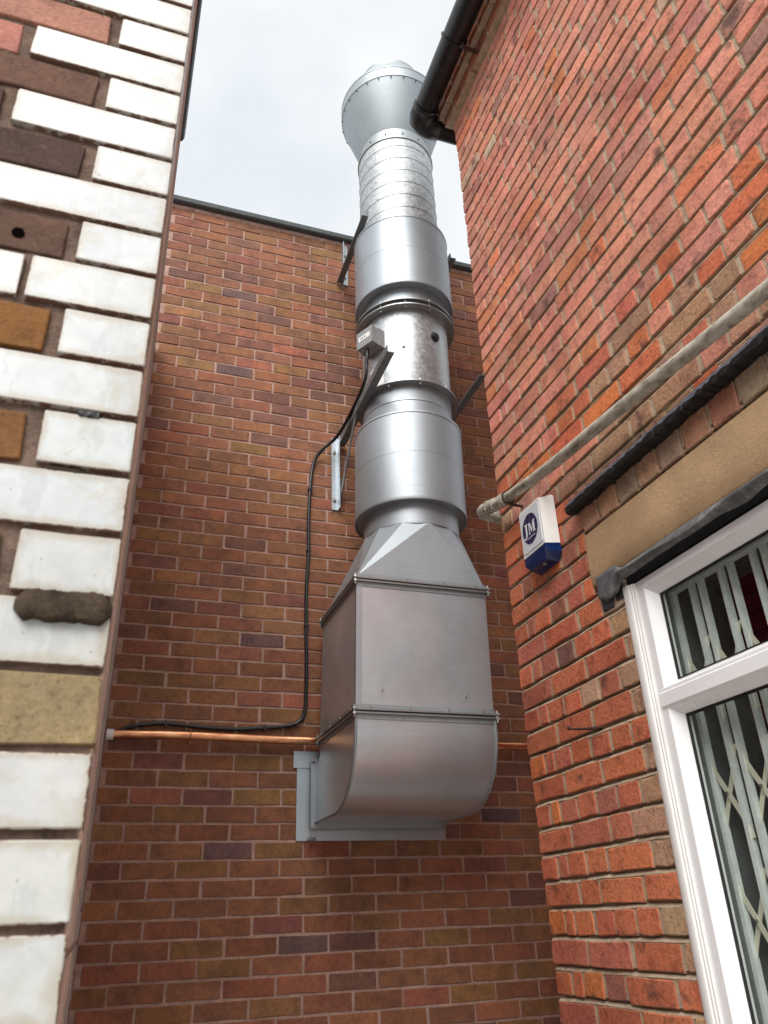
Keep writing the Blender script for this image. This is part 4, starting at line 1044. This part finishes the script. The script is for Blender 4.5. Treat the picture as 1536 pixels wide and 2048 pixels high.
bracket('b', 1.700, 2.560, (2.085, 2.585), 2.95, (3.74, 2.13, 3.40, 2.55), 'steel bracket arm right of the duct, level with the fan', -1)
bracket('b', 1.143, 3.808, (3.785, 4.150), 3.165, None, 'dark steel bracket beside the upper silencer, left of duct under the coping', -1, 0.015)
bracket('b', 1.678, 3.715, (3.690, 4.06), 3.26, None, 'steel bracket peeking out right of the upper silencer', 1, 0.03)

# ------------------------------------------------------------------ copper pipe and cable
cp = empty('copper_pipe', (1.0, D_FAR, 0.78)); tag(cp, 'horizontal copper pipe clipped to the far wall behind the duct', 'pipe')
PY = D_FAR - 0.045
mb = MB(); pts = [(-0.004 + 2.6 * i / 20, PY, 0.776 + 0.004 * math.sin(i * 0.7) + 0.010 * i / 20) for i in range(21)]; mb.tube(pts, 0.0195, 18); mb.build('pipe', M['copper'], cp, 50)
mb = MB(); mb.cyl((-0.008, PY, 0.776), (0.022, PY, 0.776), 0.0235, 18); mb.build('end_sleeve', M['upvc'], cp, 40)
for x in (0.355, 1.78):
    mb = MB(); pts = [(x, PY + 0.0215 * math.cos(2 * math.pi * i / 20), 0.779 + 0.0215 * math.sin(2 * math.pi * i / 20)) for i in range(21)]; mb.tube(pts, 0.0032, 8)
    mb.cyl((x, PY, 0.800), (x, PY, 0.812), 0.005, 8); mb.cyl((x, PY, 0.748), (x, PY, 0.757), 0.005, 8); mb.cyl((x, PY + 0.02, 0.779), (x, D_FAR + 0.004, 0.779), 0.005, 8)
    mb.build('pipe_clip', M['copper'], cp, 50)
cb = empty('electric_cable', (0.9, D_FAR, 0.83)); tag(cb, 'black armoured cable running from the fan down the wall and along above the pipe', 'cable')
CY = D_FAR - 0.013
tbp, tbn, tbt = on_case(207, 2.79)
start = tbp + tbn * 0.045 + Vector((-0.012, 0.0, 0.005))
pts = [start, start + Vector((-0.004, 0.01, -0.08)), start + Vector((-0.008, 0.07, -0.20)), (1.055, 3.60, 2.50), (0.975, 3.70, 2.425), (0.933, CY, 2.350), (0.913, CY, 2.17), (0.906, CY, 1.95), (0.908, CY, 1.79), (0.899, CY, 1.58), (0.899, CY, 1.364), (0.903, CY, 1.15), (0.902, CY, 1.001), (0.897, CY, 0.925), (0.873, CY, 0.873), (0.811, CY, 0.848), (0.70, CY, 0.836), (0.584, CY, 0.825), (0.47, CY, 0.826), (0.353, CY, 0.832), (0.26, CY, 0.840), (0.196, CY, 0.838), (0.11, CY, 0.824), (0.06, CY, 0.806), (0.030, CY, 0.790)]
mb = MB(); mb.tube(catmull(pts, 7), 0.0095, 10); mb.build('sheath', M['black_plastic'], cb, 60)
for x, z in ((0.243, 0.840), (0.70, 0.836), (0.907, 1.79), (0.901, 1.364), (0.913, 2.17)):
    mb = MB(); hor = z < 0.9
    mb.box(x - (0.004 if hor else 0.012), x + (0.004 if hor else 0.012), CY - 0.0115, D_FAR + 0.003, z - (0.014 if hor else 0.004), z + (0.012 if hor else 0.004)); mb.build('cable_clip', M['black_plastic'], cb)

# ------------------------------------------------------------------ things on the right wall
op = empty('waste_pipe', (1.43, 2.0, 1.42)); tag(op, 'grimy grey plastic pipe running along the brick wall above the window', 'pipe')
ptsw = [(1.418, 2.650, 1.552), (1.416, 2.50, 1.512), (1.414, 2.30, 1.478), (1.412, 2.063, 1.446), (1.412, 1.80, 1.424), (1.412, 1.583, 1.403), (1.412, 1.30, 1.374), (1.412, 1.037, 1.349), (1.412, 0.4, 1.30), (1.412, -0.5, 1.23)]
mb = MB(); mb.tube(catmull(ptsw, 5), 0.0212, 16); mb.build('pipe', M['grey_pipe'], op, 50)
mb = MB(); mb.tube([(1.418, 2.60, 1.539), (1.418, 2.648, 1.552), (1.422, 2.672, 1.556), (1.436, 2.688, 1.556), (1.46, 2.690, 1.552), (1.53, 2.690, 1.545)], [0.0275, 0.0275, 0.027, 0.027, 0.0275, 0.0275], 16); mb.build('elbow', M['grey_pipe'], op, 50)
for (y, z, r_, w) in ((2.600, 1.539, 0.0305, 0.012), (2.555, 1.527, 0.0290, 0.040), (2.480, 1.508, 0.0285, 0.018), (2.455, 1.503, 0.0300, 0.010)):
    mb = MB(); mb.cyl((1.4165, y + w / 2, z + w * .13), (1.4165, y - w / 2, z - w * .13), r_, 18); mb.build('coupling', M['grey_pipe'], op, 40)
for y, z in ((2.43, 1.498),):
    mb = MB(); mb.tube([(1.415, y, z - 0.027), (1.44, y, z - 0.032), (1.482, y, z - 0.034)], 0.006, 8); mb.tube([(1.415 + 0.0265 * math.cos(i * math.pi / 8), y, z + 0.0265 * math.sin(i * math.pi / 8)) for i in range(17)], 0.004, 6); mb.build('pipe_clip', M['rust'], op)

al = empty('alarm_box', (XR, 2.30, 1.15)); tag(al, 'white and blue burglar alarm box with JM logo on the brick wall', 'alarm')
AF, AY0, AY1, AZ0, AZ1 = 1.418, 2.372, 2.214, 1.137, 1.386
XW = 1.4735
def slab(mb, front, back):    # two loops of (x,y,z) same length
    n = len(front); mb.add(front + back, [tuple(range(n)), tuple(n + i for i in reversed(range(n)))] + [(i, n + i, n + (i + 1) % n, (i + 1) % n) for i in range(n)])
def rrect(y0, y1, z0, z1, c): return [(y0 - c, z0), (y1 + c, z0), (y1, z0 + c), (y1, z1 - c), (y1 + c, z1), (y0 - c, z1), (y0, z1 - c), (y0, z0 + c)]
zsp = 1.196
mb = MB()
body = [(AY0, zsp), (AY1, zsp), (AY1 - 0.0, AZ1 - 0.010), (AY1 + 0.010, AZ1), (AY0 - 0.010, AZ1 + 0.004), (AY0, AZ1 - 0.006)]
bodyb = [(AY0 + 0.014, zsp), (AY1 - 0.014, zsp), (AY1 - 0.014, AZ1 + 0.004), (AY1 - 0.004, AZ1 + 0.014), (AY0 + 0.004, AZ1 + 0.018), (AY0 + 0.014, AZ1 + 0.008)]
slab(mb, [(AF, a, b) for a, b in body], [(XW, a, b) for a, b in bodyb]); mb.build('case', M['alarm_white'], al)
mb = MB(); slab(mb, [(AF - 0.0025, a, b) for a, b in rrect(AY0 - 0.010, AY1 + 0.010, zsp + 0.012, AZ1 - 0.014, 0.006)], [(AF + 0.002, a, b) for a, b in rrect(AY0 - 0.009, AY1 + 0.009, zsp + 0.011, AZ1 - 0.013, 0.006)]); mb.build('front_panel', M['alarm_panel'], al)
mb = MB()
lens = [(AY0, zsp - 0.001), (AY1, zsp - 0.001), (AY1, zsp - 0.030), (AY1 + 0.022, AZ0 + 0.004), (AY0 - 0.022, AZ0 + 0.004), (AY0, zsp - 0.030)]
lensb = [(AY0 + 0.014, zsp - 0.001), (AY1 - 0.014, zsp - 0.001), (AY1 - 0.014, zsp - 0.032), (AY1 + 0.012, AZ0 - 0.006), (AY0 - 0.012, AZ0 - 0.006), (AY0 + 0.014, zsp - 0.032)]
slab(mb, [(AF + (0.0 if b > zsp - 0.04 else 0.008), a, b) for a, b in lens], [(XW, a, b) for a, b in lensb]); ln = mb.build('strobe_lens', M['alarm_blue'], al)
mb = MB(); mb.cyl((AF + 0.022, 2.27, AZ0 - 0.004), (AF + 0.022, 2.27, AZ0 + 0.004), 0.008, 12); mb.build('lens_screw', M['bolt'], ln)
# printed roundel and letters (thin raised print)
lc = (2.298, 1.293); lr = 0.061; n = 40
mb = MB(); slab(mb, [(AF - 0.0035, lc[0] - lr * 0.92 * math.cos(2 * math.pi * i / n), lc[1] + lr * math.sin(2 * math.pi * i / n)) for i in range(n)], [(AF - 0.002, lc[0] - lr * 0.92 * math.cos(2 * math.pi * i / n), lc[1] + lr * math.sin(2 * math.pi * i / n)) for i in range(n)])
ro = mb.build('logo_roundel', M['navy'], al)
def glyph(name, polys, ox, s_):
    mb = MB()
    for P in polys:
        slab(mb, [(AF - 0.0045, lc[0] - (ox + x * s_), lc[1] + y * s_) for x, y in P], [(AF - 0.0032, lc[0] - (ox + x * s_), lc[1] + y * s_) for x, y in P])
    return mb.build(name, M['letter'], ro)
J = [[(0.10, 0.5), (0.52, 0.5), (0.52, 0.43), (0.10, 0.43)], [(0.22, 0.43), (0.40, 0.43), (0.40, -0.32), (0.22, -0.30)], [(0.22, -0.30), (0.40, -0.32), (0.33, -0.50), (0.18, -0.62), (0.14, -0.50)], [(0.18, -0.62), (0.14, -0.50), (0.00, -0.52), (-0.10, -0.44), (-0.12, -0.56), (0.02, -0.66)]]
Mg = [[(0.0, 0.5), (0.22, 0.5), (0.16, 0.42), (0.0, 0.42)], [(0.07, 0.42), (0.16, 0.42), (0.14, -0.43), (0.07, -0.43)], [(-0.02, -0.43), (0.24, -0.43), (0.24, -0.5), (-0.02, -0.5)], [(0.10, 0.5), (0.28, 0.5), (0.55, -0.20), (0.47, -0.45)], [(0.47, -0.45), (0.55, -0.20), (0.78, 0.5), (0.84, 0.44)], [(0.76, 0.42), (0.96, 0.42), (0.96, -0.43), (0.78, -0.43)], [(0.70, -0.43), (1.06, -0.43), (1.06, -0.5), (0.70, -0.5)], [(0.74, 0.5), (1.04, 0.5), (1.04, 0.42), (0.74, 0.42)]]
glyph('letter_j', J, -0.042, 0.052); glyph('letter_m', Mg, -0.010, 0.046); glyph('underline', [[(-0.5, -0.02), (0.75, -0.02), (0.75, 0.03), (-0.5, 0.03)]], -0.004, 0.048).location.z -= 0.036

nl = empty('rusty_nail', (XR, 2.16, 0.53)); tag(nl, 'rusty bent nail sticking out of the brickwork beside the window', 'nail')
mb = MB(); mb.tube([(XR + 0.02, 2.165, 0.522), (XR - 0.012, 2.175, 0.523), (XR - 0.022, 2.20, 0.526), (XR - 0.027, 2.255, 0.537), (XR - 0.030, 2.283, 0.545)], [0.006, 0.005, 0.0042, 0.0038, 0.003], 8); mb.cyl((XR - 0.0295, 2.281, 0.545), (XR - 0.0305, 2.287, 0.546), 0.0062, 8); mb.build('shaft', M['rust'], nl)
